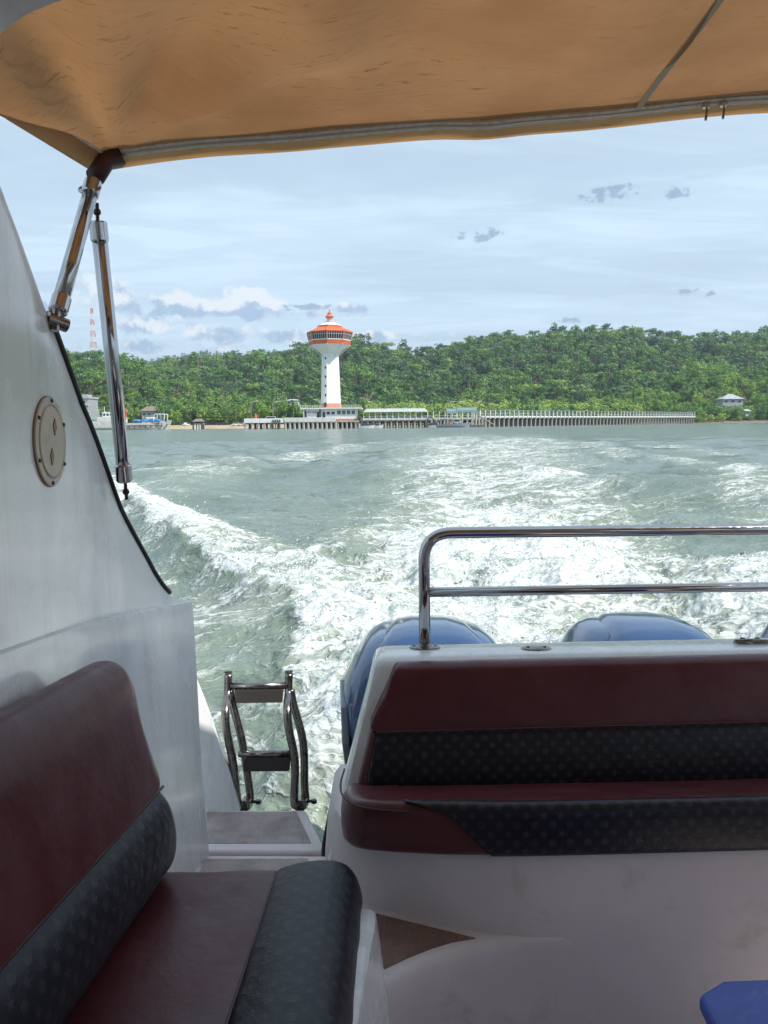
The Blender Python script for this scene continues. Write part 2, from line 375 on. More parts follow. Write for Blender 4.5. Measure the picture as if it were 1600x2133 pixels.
def mat_canopy(name, col_a, col_b, trans):
    m = bpy.data.materials.new(name); m.use_nodes = True; T = NT(m.node_tree); nt = m.node_tree
    b = nt.nodes['Principled BSDF']; out = nt.nodes['Material Output']
    tc = T.node('ShaderNodeTexCoord'); o = tc.outputs['Object']
    n1 = T.noise(o, 3.0, 5, 0.6); streak = T.noise(T.mapping(o, (16, 85, 16), (0, 0, 0), (0, 0, R_(-8))), 1.0, 4, 0.7, 0.6)
    col = T.mix(T.step(n1, 0.3, 0.7), rgb(*col_a), rgb(*col_b))
    col = T.mix(T.math('MULTIPLY', T.step(streak, 0.56, 0.72, 0.0, 0.6), T.step(n1, 0.40, 0.62, 0.15, 1.0)), col, rgb(0.10, 0.055, 0.03))
    T.l.new(col, b.inputs['Base Color']); b.inputs['Roughness'].default_value = 0.85; b.inputs['Specular IOR Level'].default_value = 0.15
    bp = T.node('ShaderNodeBump'); bp.inputs['Strength'].default_value = 0.35; bp.inputs['Distance'].default_value = 0.006
    wr = T.noise(T.mapping(o, (6, 26, 6), (0, 0, 0), (0, 0, R_(-8))), 1.0, 4, 0.6, 0.8)
    T.l.new(wr, bp.inputs['Height']); T.l.new(bp.outputs[0], b.inputs['Normal'])
    tr = T.node('ShaderNodeBsdfTranslucent'); T.l.new(T.mix(1.0, col, rgb(1.0, 0.72, 0.48), 'MULTIPLY'), tr.inputs[0]); T.l.new(bp.outputs[0], tr.inputs['Normal'])
    mx = T.node('ShaderNodeMixShader'); mx.inputs[0].default_value = trans
    T.l.new(b.outputs[0], mx.inputs[1]); T.l.new(tr.outputs[0], mx.inputs[2]); T.l.new(mx.outputs[0], out.inputs[0])
    MATS[name] = m
mat_canopy('canvas', (0.33, 0.21, 0.125), (0.42, 0.285, 0.175), 0.34)
mat_canopy('canvas_hem', (0.38, 0.28, 0.17), (0.44, 0.33, 0.20), 0.5)

def mat_nonskid(nm):
    m = MATS[nm]; T = NT(m.node_tree); b = m.node_tree.nodes['Principled BSDF']
    tc = T.node('ShaderNodeTexCoord')
    w = T.node('ShaderNodeTexWave'); w.wave_type = 'BANDS'; w.bands_direction = 'X'; w.inputs['Scale'].default_value = 42.0; w.inputs['Distortion'].default_value = 0.3
    T.l.new(tc.outputs['Object'], w.inputs[0])
    bp = T.node('ShaderNodeBump'); bp.inputs['Strength'].default_value = 0.6; bp.inputs['Distance'].default_value = 0.003
    T.l.new(w.outputs[0], bp.inputs['Height']); T.l.new(bp.outputs[0], b.inputs['Normal'])
mat_nonskid('nonskid'); mat_nonskid('nonskid_worn')

def mat_water():
    m = bpy.data.materials.new('sea'); m.use_nodes = True; nt = m.node_tree; T = NT(nt); b = nt.nodes['Principled BSDF']; out = nt.nodes['Material Output']
    g = T.node('ShaderNodeNewGeometry'); pos = g.outputs['Position']
    at_ = T.node('ShaderNodeAttribute'); at_.attribute_name = 'foam'; f = at_.outputs['Fac']
    # lacy foam
    warp = T.node('ShaderNodeTexNoise'); T.l.new(pos, warp.inputs[0]); warp.inputs['Scale'].default_value = 1.6; warp.inputs['Detail'].default_value = 4
    wp = T.vmath('ADD', T.mapping(pos, (0.62, 1.35, 1.0)), T.vmath('MULTIPLY', T.vmath('SUBTRACT', warp.outputs['Color'], (0.5, 0.5, 0.5)), (1.1, 1.1, 0.0)))
    def lace(scale):
        v = T.node('ShaderNodeTexVoronoi'); v.feature = 'DISTANCE_TO_EDGE'; T.l.new(wp, v.inputs['Vector']); v.inputs['Scale'].default_value = scale
        return v.outputs['Distance']
    l1 = T.step(lace(2.6), 0.0, 0.22, 1.0, 0.0); l2 = T.step(lace(7.0), 0.0, 0.30, 1.0, 0.0)
    n1 = T.noise(wp, 2.0, 5, 0.66); n2 = T.noise(wp, 11.0, 4, 0.66)
    val = T.math('ADD', T.math('MULTIPLY', T.math('ADD', T.math('MULTIPLY', l1, 0.5), T.math('MULTIPLY', l2, 0.5)), 0.30),
                 T.math('ADD', T.math('MULTIPLY', n1, 0.62), T.math('MULTIPLY', n2, 0.30)))
    thr = T.math('SUBTRACT', 1.02, T.math('MULTIPLY', f, 0.65))
    fm = T.step(T.math('SUBTRACT', val, thr), -0.11, 0.20)
    fm = T.math('MULTIPLY', fm, T.step(f, 0.02, 0.12))
    n3 = T.noise(pos, 0.5, 3, 0.5)
    aer = T.step(f, 0.15, 0.9)
    wat = T.mix(T.step(n3, 0.35, 0.65), rgb(0.125, 0.172, 0.150), rgb(0.145, 0.190, 0.160))
    wat = T.mix(T.math('MULTIPLY', aer, 0.75), wat, rgb(0.27, 0.31, 0.225))
    foamc = T.mix(T.step(T.math('ADD', T.math('MULTIPLY', n2, .55), T.math('MULTIPLY', n1, .45)), 0.38, 0.60), rgb(0.40, 0.45, 0.41), rgb(0.73, 0.75, 0.745))
    T.l.new(T.mix(fm, wat, foamc), b.inputs['Base Color'])
    ruf = T.step(T.vmath('LENGTH', T.vmath('MULTIPLY', pos, (1, 1, 0))), 12.0, 120.0, 0.07, 0.15)     # open water is ruffled by the breeze
    T.l.new(T.math('ADD', ruf, T.math('MULTIPLY', fm, 0.4)), b.inputs['Roughness'])
    b.inputs['IOR'].default_value = 1.33
    # ripples: relief only
    ps = T.mapping(pos, (0.6, 1.0, 1.0))
    r1 = T.noise(ps, 1.3, 5, 0.62); r2 = T.noise(ps, 6.0, 4, 0.6); r3 = T.noise(ps, 0.22, 3, 0.5)
    h = T.math('ADD', T.math('MULTIPLY', r1, 0.26), T.math('MULTIPLY', r2, 0.035)); h = T.math('ADD', h, T.math('MULTIPLY', r3, 1.0))
    h = T.math('ADD', h, T.math('MULTIPLY', fm, T.math('ADD', 0.012, T.math('MULTIPLY', n2, 0.05))))
    bp = T.node('ShaderNodeBump'); bp.inputs['Strength'].default_value = 1.0; bp.inputs['Distance'].default_value = 0.75
    T.l.new(h, bp.inputs['Height']); T.l.new(bp.outputs[0], b.inputs['Normal'])
    MATS['sea'] = m
mat_water()
mt = MATS

# ------------------------------------------------------------------ numpy noise
def vnoise(x, y, seed=0):
    xi = np.floor(x).astype(np.int64); yi = np.floor(y).astype(np.int64); fx = x - xi; fy = y - yi
    fx = fx * fx * fx * (fx * (fx * 6 - 15) + 10); fy = fy * fy * fy * (fy * (fy * 6 - 15) + 10)
    def h(a, b):
        n = (a * 374761393 + b * 668265263 + seed * 974634777) & 0xFFFFFFFF
        n = ((n ^ (n >> 13)) * 1274126177) & 0xFFFFFFFF
        return ((n ^ (n >> 16)) & 0xFFFFFF) / float(0xFFFFFF)
    a = h(xi, yi); b = h(xi + 1, yi); c = h(xi, yi + 1); d = h(xi + 1, yi + 1)
    return (a + (b - a) * fx) * (1 - fy) + (c + (d - c) * fx) * fy
def fbm(x, y, o=4, seed=0, g=0.5):
    s = 0; a = 1; t = 0
    for k in range(o):
        s = s + a * vnoise(x * 2 ** k + 17.3 * k, y * 2 ** k + 9.1 * k, seed + k); t += a; a *= g
    return s / t
def sstep(x, a, b):
    t = np.clip((x - a) / (b - a), 0, 1); return t * t * (3 - 2 * t)

#@@WATER
# ------------------------------------------------------------------ the sea, with the boat's wake
def build_sea():
    a_in = np.linspace(R_(-44), R_(44), 700); a_out = np.linspace(R_(44), R_(316), 70)[1:-1]
    ang = np.concatenate([a_in, a_out])
    r = [2.0]
    while r[-1] < 34: r.append(r[-1] * 1.0052 + 0.002)
    while r[-1] < 1500: r.append(r[-1] * 1.018)
    r += [2200, 4000, 9000, 20000]
    r = np.array(r)
    A, Rr = np.meshgrid(ang, r)
    x = np.sin(A) * Rr; y = np.cos(A) * Rr
    near = sstep(Rr, 140, 40)
    h = np.zeros_like(x); rg = np.random.default_rng(3)
    for k in range(26):
        lam = 0.5 * (1.16 ** k); th = rg.normal(1.35, 0.55); amp = 0.0058 * lam ** 0.85 * (1.0 + 0.9 * (lam > 2.0)) * rg.uniform(.5, 1.2)
        kk = 2 * math.pi / lam; fade = sstep(Rr, lam * 170, lam * 60)
        ph = rg.uniform(0, 6.28) + 1.3 * fbm(x / (lam * 4), y / (lam * 4), 2, 40 + k)
        s_ = np.sin(kk * (x * math.cos(th) + y * math.sin(th)) + ph)
        h += amp * fade * (s_ + 0.35 * s_ * np.abs(s_))
    foam = np.zeros_like(x)
    # prop wash
    cx = 1.0 + 0.122 * (y - 3); hw = 1.8 + 0.115 * y
    behind = sstep(y, 2.9, 3.6)
    u = (x - cx) / hw
    big = fbm(x * 0.45, y * 0.45, 4, 5); med = fbm(x * 1.5, y * 1.5, 5, 6, .6); stre = fbm(x * 0.30, y * 1.1, 5, 8, .6); fine = fbm(x * 5, y * 5, 4, 9, .6)
    core = np.exp(-np.abs(u) ** 3.2)
    dens = np.interp(y, [0, 5, 9, 13, 18, 26, 45, 80, 130, 200], [0, 1.0, 1.0, .95, .84, .74, .70, .62, .36, 0.0])
    wash = core * dens * behind * (0.44 + 1.05 * fbm(x * 0.7 - 0.05 * y, y * 1.3, 5, 8, .62))
    wash *= np.interp(y, [0, 12, 25, 60], [1.05, 1.0, 1.0, 1.0])
    foam = np.maximum(foam, wash)
    turb = core * behind * np.interp(y, [0, 4, 8, 14, 25, 60], [0, .8, 1, .75, .30, 0.0])
    h += turb * (0.55 * (big - .5) + 0.42 * (med - .5) + 0.10 * (fine - .5))
    h += core * behind * 0.22 * np.exp(-((y - 8.5) / 3.2) ** 2)
    h -= core * behind * 0.15 * np.exp(-((y - 4.2) / 1.4) ** 2)
    # the breaking wave that runs out from the stern quarter, one each side
    cy = [3.0, 4.6, 6.7, 8.1, 10.3, 14, 19, 30, 60]; cxs = [-.15, -.25, -.5, -1.0, -2.2, -4.0, -6.3, -11.4, -25]
    xl = np.interp(y, cy, cxs) + 0.5 * (fbm(y * 0.5, y * 0 + 3, 3, 21) - .5) + 0.22 * (fbm(x * 2.4, y * 2.4, 4, 22) - .5) + 0.10 * (fbm(x * 7, y * 7, 3, 25) - .5)
    for side in (-1, 1):
        d = (x - xl) if side < 0 else ((2 * cx - xl) - x)      # >0: towards the wash
        hh = np.interp(y, [3, 5, 8, 12, 19, 28, 45], [0.05, .16, .34, .42, .44, .26, .0])
        wv = np.where(d > 0, np.exp(-(d / 1.15) ** 2), np.exp(-(d / 0.42) ** 2))
        lump = 0.75 + 0.55 * (fbm(x * 1.1, y * 1.1, 4, 23) - .5)
        h += hh * wv * lump * behind
        h -= hh * 0.28 * np.exp(-((d + 1.0) / 0.7) ** 2) * behind
        fd = np.interp(y, [3, 5, 8, 14, 20, 28, 40], [.6, .9, 1.05, 1.05, 1.05, .85, .3])
        band = np.where(d > 0, np.exp(-(np.maximum(d, 0) / np.interp(y, [3, 8, 14, 20, 40], [.8, 1.3, 1.5, 1.5, 1.8])) ** 2), sstep(d, -0.34, -0.10))
        fb = fd * band * (0.62 + 0.62 * med) * behind * sstep(y, 70, 30)
        foam = np.maximum(foam, fb)
        h += behind * hh * band * (0.40 * (med - .5) + 0.15 * (fine - .5))
        # thin streaks left in the flat water outside the crest and in the trough inside it
        foam = np.maximum(foam, np.where(d < 0, 0.54 * np.exp(-((d + .2) / 4.2) ** 2), 0.42) * (0.35 + 1.1 * stre) * sstep(y, 40, 14) * sstep(y, 2.0, 4.0) * sstep(np.abs(x), 30, 10))
    # older wave lines farther astern
    for pts, wd, st in (([(20, -10.5), (27, -7.6), (41, -5.4), (65, -2.0), (110, 4)], 2.6, .62), ([(30, 27), (41, 20.5), (50, 18.5), (65, 16), (110, 15)], 3.2, .62), ([(13, 9.5), (15, 7.6), (20, 9.5), (30, 14)], 1.4, .7)):
        py = [p[0] for p in pts]; pxx = [p[1] for p in pts]
        dd = x - np.interp(y, py, pxx)
        w = np.exp(-(dd / wd) ** 2) * sstep(y, py[0] - 6, py[0] + 2) * sstep(y, 120, 60)
        foam = np.maximum(foam, st * w * (0.40 + 1.0 * stre)); h += 0.16 * w
    w = np.exp(-((y - 30 - 0.25 * (x + 8)) / 0.7) ** 2) * np.exp(-((x + 9.0) / 1.7) ** 2); foam = np.maximum(foam, 0.8 * w); h += 0.22 * w
    w = np.exp(-((y - 34 - 0.2 * (x - 20)) / 0.9) ** 2) * np.exp(-((x - 20) / 3.0) ** 2); foam = np.maximum(foam, 0.75 * w); h += 0.2 * w
    ripple = (fbm(x * 1.3, y * 3.2, 4, 31, .55) - .5) * 0.10 + (fbm(x * 4, y * 9, 3, 32, .55) - .5) * 0.028
    h += ripple * sstep(Rr, 60, 12)
    h *= near + (1 - near) * 0.0
    # keep the water under the hull low
    under = sstep(y, 3.3, 2.7)
    h = h * (1 - under) - 0.2 * under
    v = np.stack([x, y, h], -1).reshape(-1, 3)
    nr, na = x.shape
    i, j = np.meshgrid(np.arange(nr - 1), np.arange(na), indexing='ij'); j2 = (j + 1) % na
    quads = np.stack([i * na + j, i * na + j2, (i + 1) * na + j2, (i + 1) * na + j], -1).reshape(-1, 4)[:, ::-1]
    me = bpy.data.meshes.new('water'); me.vertices.add(len(v)); me.vertices.foreach_set('co', v.ravel())
    me.loops.add(quads.size); me.loops.foreach_set('vertex_index', quads.ravel().astype(np.int32))
    me.polygons.add(len(quads)); me.polygons.foreach_set('loop_start', np.arange(0, quads.size, 4, dtype=np.int32))
    a_ = me.attributes.new('foam', 'FLOAT', 'POINT'); a_.data.foreach_set('value', np.clip(foam, 0, 1.2).ravel().astype(np.float32))
    me.update(calc_edges=True); me.validate(); me.shade_smooth(); me.materials.append(mt['sea'])
    o = link(bpy.data.objects.new('water', me)); o['kind'] = 'structure'
    o['label'] = 'green sea churned white by the wake behind the boat'
    return x, y, h, foam
SEA = build_sea()

#@@SPRAY
def build_spray():
    """flying drops and blobs of froth over the breaking water"""
    x, y, h, foam = SEA
    w = (np.clip(foam - 0.75, 0, 1) * (y > 4.6) * (y < 24) * (np.abs(x) < 14)).ravel()
    rr = np.hypot(x, y).ravel(); w = w * rr ** 1.4
    rg = np.random.default_rng(11)
    ico = bmesh.new(); bmesh.ops.create_icosphere(ico, subdivisions=1, radius=1)
    iv = np.array([p.co[:] for p in ico.verts]); fi = np.array([[q.index for q in p.verts] for p in ico.faces]); ico.free()
    n = 14000
    pick = rg.choice(len(w), n, p=w / w.sum())
    P = np.stack([x.ravel()[pick], y.ravel()[pick], h.ravel()[pick]], -1)
    clump = fbm(P[:, 0] * .8, P[:, 1] * .8, 3, 77)
    up = rg.exponential(0.07, n) * np.clip((clump - .35) * 5, 0.1, 2.2)
    P[:, 2] += up - 0.004; P[:, :2] += rg.normal(0, 0.04, (n, 2))
    rad = rg.uniform(.003, .0085, n) * (0.6 + 0.04 * P[:, 1]) * np.where(up < .04, 1.7, 1.0)
    st = 1 + rg.normal(0, .35, (n, 1, 3))
    V = P[:, None, :] + iv[None] * rad[:, None, None] * st
    Fc = (fi[None] + (np.arange(n) * len(iv))[:, None, None]).reshape(-1, 3)
    me = bpy.data.meshes.new('spray'); me.from_pydata(V.reshape(-1, 3).tolist(), [], Fc.tolist()); me.shade_smooth()
    me.materials.append(mat('spray_white', (0.86, 0.88, 0.88), 0.5))
    o = link(bpy.data.objects.new('spray', me)); tag(o, 'white droplets and froth thrown up by the churning wake', 'spray', None, 'stuff')
build_spray()
# ------------------------------------------------------------------ trees: shared crown and trunk meshes
def leaf_cloud(lobes, per, leaf, rg, flat=1.0, up=0.25):
    """many small leaf faces on the outer shells of lobes -> verts, quads"""
    V = []; Fc = []
    for (c, r) in lobes:
        c = np.array(c); k = max(6, int(per * (r[0] * r[1]) ** 1.0))
        d = rg.normal(size=(k, 3)); d[:, 2] += up; d /= np.linalg.norm(d, axis=1)[:, None]
        P = c + d * np.array(r) * rg.uniform(.78, 1.04, (k, 1))
        nrm = d + rg.normal(0, .28, (k, 3)); nrm[:, 2] += .2; nrm /= np.linalg.norm(nrm, axis=1)[:, None]
        t = np.cross(nrm, rg.normal(size=(k, 3))); t /= np.linalg.norm(t, axis=1)[:, None]; b = np.cross(nrm, t)
        s_ = leaf * rg.uniform(.6, 1.35, (k, 1)); e = rg.uniform(.55, 1.0, (k, 1))
        base = len(V) * 0
        q = np.stack([P + t * s_, P + b * s_ * e, P - t * s_ * .9, P - b * s_ * e], 1)
        n0 = sum(len(x) for x in V); V.append(q.reshape(-1, 3))
        Fc.append((np.arange(k)[:, None] * 4 + np.arange(4)[None] + n0))
    return np.concatenate(V), np.concatenate(Fc)
def crown_mesh(name, kind, seed):
    rg = np.random.default_rng(seed); lobes = []
    if kind == 'broad':       # ~13 m tall, unit metres; base at 0
        for _ in range(17):
            a = rg.uniform(0, 6.28); q = rg.uniform(0, 1) ** .6 * 4.2; z = 8.2 + rg.uniform(-2.2, 2.6) - .12 * q * q * .6; r = rg.uniform(1.3, 2.3)
            lobes.append(((q * math.cos(a), q * math.sin(a), z), (r, r, r * rg.uniform(.6, .85))))
        per, leaf = 13, .42
    elif kind == 'tall':
        for _ in range(16):
            a = rg.uniform(0, 6.28); z = rg.uniform(5, 15); q = rg.uniform(0, 1) * 2.6 * (1 - ((z - 9) / 8) ** 2); r = rg.uniform(1.1, 2.0)
            lobes.append(((q * math.cos(a), q * math.sin(a), z), (r, r, r * .9)))
        per, leaf = 13, .42
    elif kind == 'umbrella':
        for _ in range(15):
            a = rg.uniform(0, 6.28); q = rg.uniform(0, 1) ** .5 * 4.6; z = 15 + rg.uniform(-.8, 1.2) - .06 * q * q; r = rg.uniform(1.0, 1.9)
            lobes.append(((q * math.cos(a), q * math.sin(a), z), (r, r, r * .5)))
        per, leaf = 15, .38
    elif kind == 'bush':
        for _ in range(16):
            a = rg.uniform(0, 6.28); q = rg.uniform(0, 1) ** .6 * 3.6; z = rg.uniform(1.0, 4.6) - .08 * q * q; r = rg.uniform(1.2, 2.0)
            lobes.append(((q * math.cos(a), q * math.sin(a), max(z, .6)), (r, r, r * .8)))
        per, leaf = 12, .36
    elif kind == 'layered':   # horizontal tiers
        for z, R2 in ((3.2, 4.6), (4.6, 4.0), (6.0, 3.1), (7.2, 2.2), (8.2, 1.2)):
            for k in range(int(3 + R2 * 2)):
                a = rg.uniform(0, 6.28); q = R2 * rg.uniform(.15, .85); r = rg.uniform(.9, 1.3)
                lobes.append(((q * math.cos(a), q * math.sin(a), z + rg.uniform(-.15, .15)), (r, r, .26)))
        per, leaf = 15, .34
    elif kind == 'ragged':
        for _ in range(13):
            a = rg.uniform(0, 6.28); z = rg.uniform(4, 12); q = rg.uniform(.5, 3.6); r = rg.uniform(.8, 1.5)
            lobes.append(((q * math.cos(a), q * math.sin(a), z), (r, r, r * .7)))
        per, leaf = 14, .36
    v, f = leaf_cloud(lobes, per, leaf, rg)
    me = bpy.data.meshes.new(name); me.from_pydata(v.tolist(), [], f.tolist()); me.update(); return me
def palm_mesh(name, seed, hgt):
    rg = np.random.default_rng(seed); V = []; Fc = []
    for k in range(15):
        a = 6.28 * k / 15 + rg.uniform(-.2, .2); el = rg.uniform(-.1, 1.1); L = rg.uniform(2.6, 3.5); P = []
        for s_ in np.linspace(0, 1, 6):
            r = L * s_ * math.cos(el) * .95; z = L * s_ * math.sin(el) - 1.9 * s_ * s_
            w = .42 * math.sin(math.pi * min(1, .12 + s_ * .88)) + .03
            cx, cy = r * math.cos(a), r * math.sin(a); tx, ty = -math.sin(a), math.cos(a)
            P += [(cx - tx * w, cy - ty * w, hgt + z - .22 * w), (cx, cy, hgt + z + .05), (cx + tx * w, cy + ty * w, hgt + z - .22 * w)]
        n = len(V); V += P
        for i in range(5):
            for j in range(2): b = n + i * 3 + j; Fc.append((b, b + 1, b + 4, b + 3))
    me = bpy.data.meshes.new(name); me.from_pydata(V, [], Fc); me.update(); return me
def trunk_mesh(name, hgt, r0, seed, limbs=4, spread=2.4, lean=.3):
    rg = np.random.default_rng(seed); g = G()
    top = (rg.normal(0, lean), rg.normal(0, lean), hgt)
    g.tube([(0, 0, -.6), (top[0] * .3, top[1] * .3, hgt * .45), top], [r0 * 1.3, r0 * .85, r0 * .45], 7)
    for k in range(limbs):
        a = 6.28 * k / max(limbs, 1) + rg.uniform(-.4, .4); z = hgt * rg.uniform(.5, .8); q = spread * rg.uniform(.6, 1)
        g.tube([(top[0] * z / hgt * .8, top[1] * z / hgt * .8, z), (q * .5 * math.cos(a), q * .5 * math.sin(a), z + hgt * .10), (q * math.cos(a), q * math.sin(a), z + hgt * .24)], [r0 * .5, r0 * .35, r0 * .15], 5)
    me = bpy.data.meshes.new(name); me.from_pydata(g.v, [], g.f); me.update(); me.shade_smooth(); me.materials.append(mt['bark']); return me
CROWN = {}; TRUNK = {}
for kd, hg, sp, ns in (('broad', 8.5, 2.6, 3), ('tall', 10, 1.8, 2), ('umbrella', 14.6, 3.0, 2), ('bush', 2.6, 2.0, 2), ('layered', 8.0, 3.2, 1), ('ragged', 9.5, 2.6, 2)):
    CROWN[kd] = [crown_mesh(kd + '_crown', kd, 100 + 7 * k + len(kd)) for k in range(ns)]
    TRUNK[kd] = trunk_mesh(kd + '_trunk', hg, .26, 5, 4 if kd != 'tall' else 3, sp)
CROWN['palm'] = [palm_mesh('palm_crown', 3, 8.2), palm_mesh('palm_crown', 4, 8.2)]
TRUNK['palm'] = trunk_mesh('palm_trunk', 8.25, .17, 9, 0, 0, .0)

def whole_tree_mesh(kd, k):
    """crown and trunk joined: for the forest mass"""
    a = CROWN[kd][k]; b = TRUNK[kd]; bm = bmesh.new(); bm.from_mesh(a)
    n0 = len(bm.faces); bm.from_mesh(b); bm.faces.ensure_lookup_table()
    for i, f in enumerate(bm.faces): f.material_index = 0 if i < n0 else 1
    me = bpy.data.meshes.new('forest_' + kd); bm.to_mesh(me); bm.free(); return me
def kind_collection(name, items):
    col = bpy.data.collections.new(name)
    for kd, k, lm in items:
        me = whole_tree_mesh(kd, k); me.materials.append(mt[lm]); me.materials.append(mt['bark'])
        o = bpy.data.objects.new(name + '_kind', me); col.objects.link(o)
    return col
COL_DARK = kind_collection('inland_kinds', [('broad', 0, 'leaf_dark'), ('broad', 1, 'leaf_dark'), ('broad', 2, 'leaf_dark'), ('tall', 0, 'leaf_dark'), ('tall', 1, 'leaf_mid'), ('umbrella', 0, 'leaf_dark'), ('broad', 1, 'leaf_mid'), ('broad', 0, 'leaf_mid'), ('broad', 2, 'leaf_dark'), ('umbrella', 1, 'leaf_mid'), ('ragged', 0, 'leaf_dry')])
COL_LIGHT = kind_collection('shore_kinds', [('broad', 0, 'leaf_light'), ('broad', 1, 'leaf_mid'), ('broad', 2, 'leaf_light'), ('tall', 0, 'leaf_mid'), ('ragged', 0, 'leaf_light'), ('ragged', 1, 'leaf_mid'), ('broad', 0, 'leaf_mid'), ('palm', 0, 'leaf_palm'), ('bush', 0, 'leaf_light')])
COL_BRIGHT = kind_collection('bank_kinds', [('broad', 0, 'leaf_light'), ('broad', 1, 'leaf_light'), ('broad', 2, 'leaf_light'), ('tall', 0, 'leaf_mid'), ('ragged', 0, 'leaf_light'), ('bush', 1, 'leaf_mangrove'), ('broad', 0, 'leaf_mid')])
COL_LEFT = kind_collection('hill_kinds', [('broad', 0, 'leaf_light'), ('broad', 1, 'leaf_mid'), ('broad', 2, 'leaf_dark'), ('tall', 0, 'leaf_mid'), ('ragged', 0, 'leaf_mid'), ('tall', 1, 'leaf_dark'), ('broad', 0, 'leaf_mid'), ('umbrella', 0, 'leaf_mid'), ('ragged', 1, 'leaf_dry'), ('bush', 1, 'leaf_light'), ('broad', 1, 'leaf_dark')])
COL_MANG = kind_collection('mangrove_kinds', [('bush', 0, 'leaf_mangrove'), ('bush', 1, 'leaf_mangrove'), ('bush', 0, 'leaf_light')])

def scatter(name, pts, scale, col, label, cat):
    me = bpy.data.meshes.new(name); me.from_pydata([tuple(map(float, p)) for p in pts], [], [])
    a = me.attributes.new('size', 'FLOAT', 'POINT'); a.data.foreach_set('value', np.asarray(scale, np.float32))
    o = link(bpy.data.objects.new(name, me)); tag(o, label, cat, None, 'stuff')
    ng = bpy.data.node_groups.new(name + '_nodes', 'GeometryNodeTree')
    ng.interface.new_socket('Geometry', in_out='INPUT', socket_type='NodeSocketGeometry'); ng.interface.new_socket('Geometry', in_out='OUTPUT', socket_type='NodeSocketGeometry')
    N = ng.nodes; L = ng.links; gi = N.new('NodeGroupInput'); go = N.new('NodeGroupOutput')
    ci = N.new('GeometryNodeCollectionInfo'); ci.inputs[0].default_value = col; ci.inputs['Separate Children'].default_value = True; ci.inputs['Reset Children'].default_value = True
    ip = N.new('GeometryNodeInstanceOnPoints'); ip.inputs['Pick Instance'].default_value = True
    na = N.new('GeometryNodeInputNamedAttribute'); na.data_type = 'FLOAT'; na.inputs[0].default_value = 'size'
    rv = N.new('FunctionNodeRandomValue'); rv.data_type = 'FLOAT_VECTOR'; rv.inputs[0].default_value = (-.06, -.06, 0); rv.inputs[1].default_value = (.06, .06, 6.283)
    ri = N.new('FunctionNodeRandomValue'); ri.data_type = 'INT'; ri.inputs[4].default_value = 0; ri.inputs[5].default_value = 1000; ri.inputs['Seed'].default_value = 5
    L.new(gi.outputs[0], ip.inputs['Points']); L.new(ci.outputs[0], ip.inputs['Instance']); L.new(na.outputs[0], ip.inputs['Scale']); L.new(rv.outputs[0], ip.inputs['Rotation']); L.new(ri.outputs[2], ip.inputs['Instance Index'])
    L.new(ip.outputs[0], go.inputs[0])
    md = o.modifiers.new('scatter', 'NODES'); md.node_group = ng
    return o

# ------------------------------------------------------------------ hills
def hill(name, sky, Y0, Y1, back, zb, treeh, label, lump=6.0, seed=0, gp=1.0, shore=None):
    """a ridge whose crest line, with its trees, stands where the photograph's skyline is"""
    pxs = np.arange(sky[0][0], sky[-1][0] + 1, 12.0)
    tops = np.interp(pxs, [s[0] for s in sky], [s[1] for s in sky])
    zr = np.array([at(p, q, Y1)[2] for p, q in zip(pxs, tops)]) - treeh; zr = np.maximum(zr, zb)
    X1 = np.array([xat(p, Y1) for p in pxs]); vs = np.linspace(0, 1.35, 46)
    V = []
    for v in vs:
        Yv = Y0 + (Y1 - Y0) * v if v <= 1 else Y1 + back * (v - 1) / .35
        g_ = (v ** gp) * (1 + .15 * math.sin(math.pi * v)) if v <= 1 else 1 - .8 * ((v - 1) / .35) ** 1.5
        x = X1 / Y1 * (Yv if v <= 1 else Y1 + (Yv - Y1) * .5)
        n = fbm(x / 60 + seed, np.full_like(x, Yv / 60), 4, seed) - .5
        z = zb + (zr - zb) * np.minimum(g_, 1.06) + n * 2 * lump * min(1, 4 * v) * (1 - .7 * math.exp(-((v - 1) / .12) ** 2))
        V.append(np.stack([x, np.full_like(x, Yv), z], -1))
    V = np.array(V); nr, nc = V.shape[:2]
    Fc = [(i * nc + j, i * nc + j + 1, (i + 1) * nc + j + 1, (i + 1) * nc + j) for i in range(nr - 1) for j in range(nc - 1)]
    o = mesh_obj(name, V.reshape(-1, 3), Fc, mt['soil'], None, smooth=True, loc=(0, 0, 0)); o['kind'] = 'structure'; o['label'] = label
    return V
def hill_points(V, spacing, vmax, seed, jit=.5):
    """points spread evenly over the hill grid"""
    rg = np.random.default_rng(seed); nr, nc = V.shape[:2]; out = []
    E1 = V[1:, :-1] - V[:-1, :-1]; E2 = V[:-1, 1:] - V[:-1, :-1]; area = np.linalg.norm(np.cross(E1, E2), axis=-1)
    area[int(vmax * (nr - 1) / 1.35):] = 0
    cnt = rg.poisson(area / spacing ** 2)
    for i, j in zip(*np.nonzero(cnt)):
        for _ in range(cnt[i, j]):
            a, b = rg.uniform(0, 1, 2); out.append(V[i, j] * (1 - a) * (1 - b) + V[i + 1, j] * a * (1 - b) + V[i, j + 1] * (1 - a) * b + V[i + 1, j + 1] * a * b)
    return np.array(out)
SKY_MID = [(-300, 760), (0, 758), (200, 765), (315, 766), (350, 756), (420, 758), (480, 748), (520, 742), (560, 735), (600, 738), (640, 724), (700, 728), (735, 714), (765, 708), (800, 724), (830, 736), (870, 738), (905, 738), (950, 722), (1000, 710), (1060, 703), (1120, 702), (1180, 692), (1250, 691), (1330, 695), (1370, 703), (1420, 702), (1480, 702), (1540, 706), (1580, 696), (1640, 690), (1760, 680), (2000, 700)]
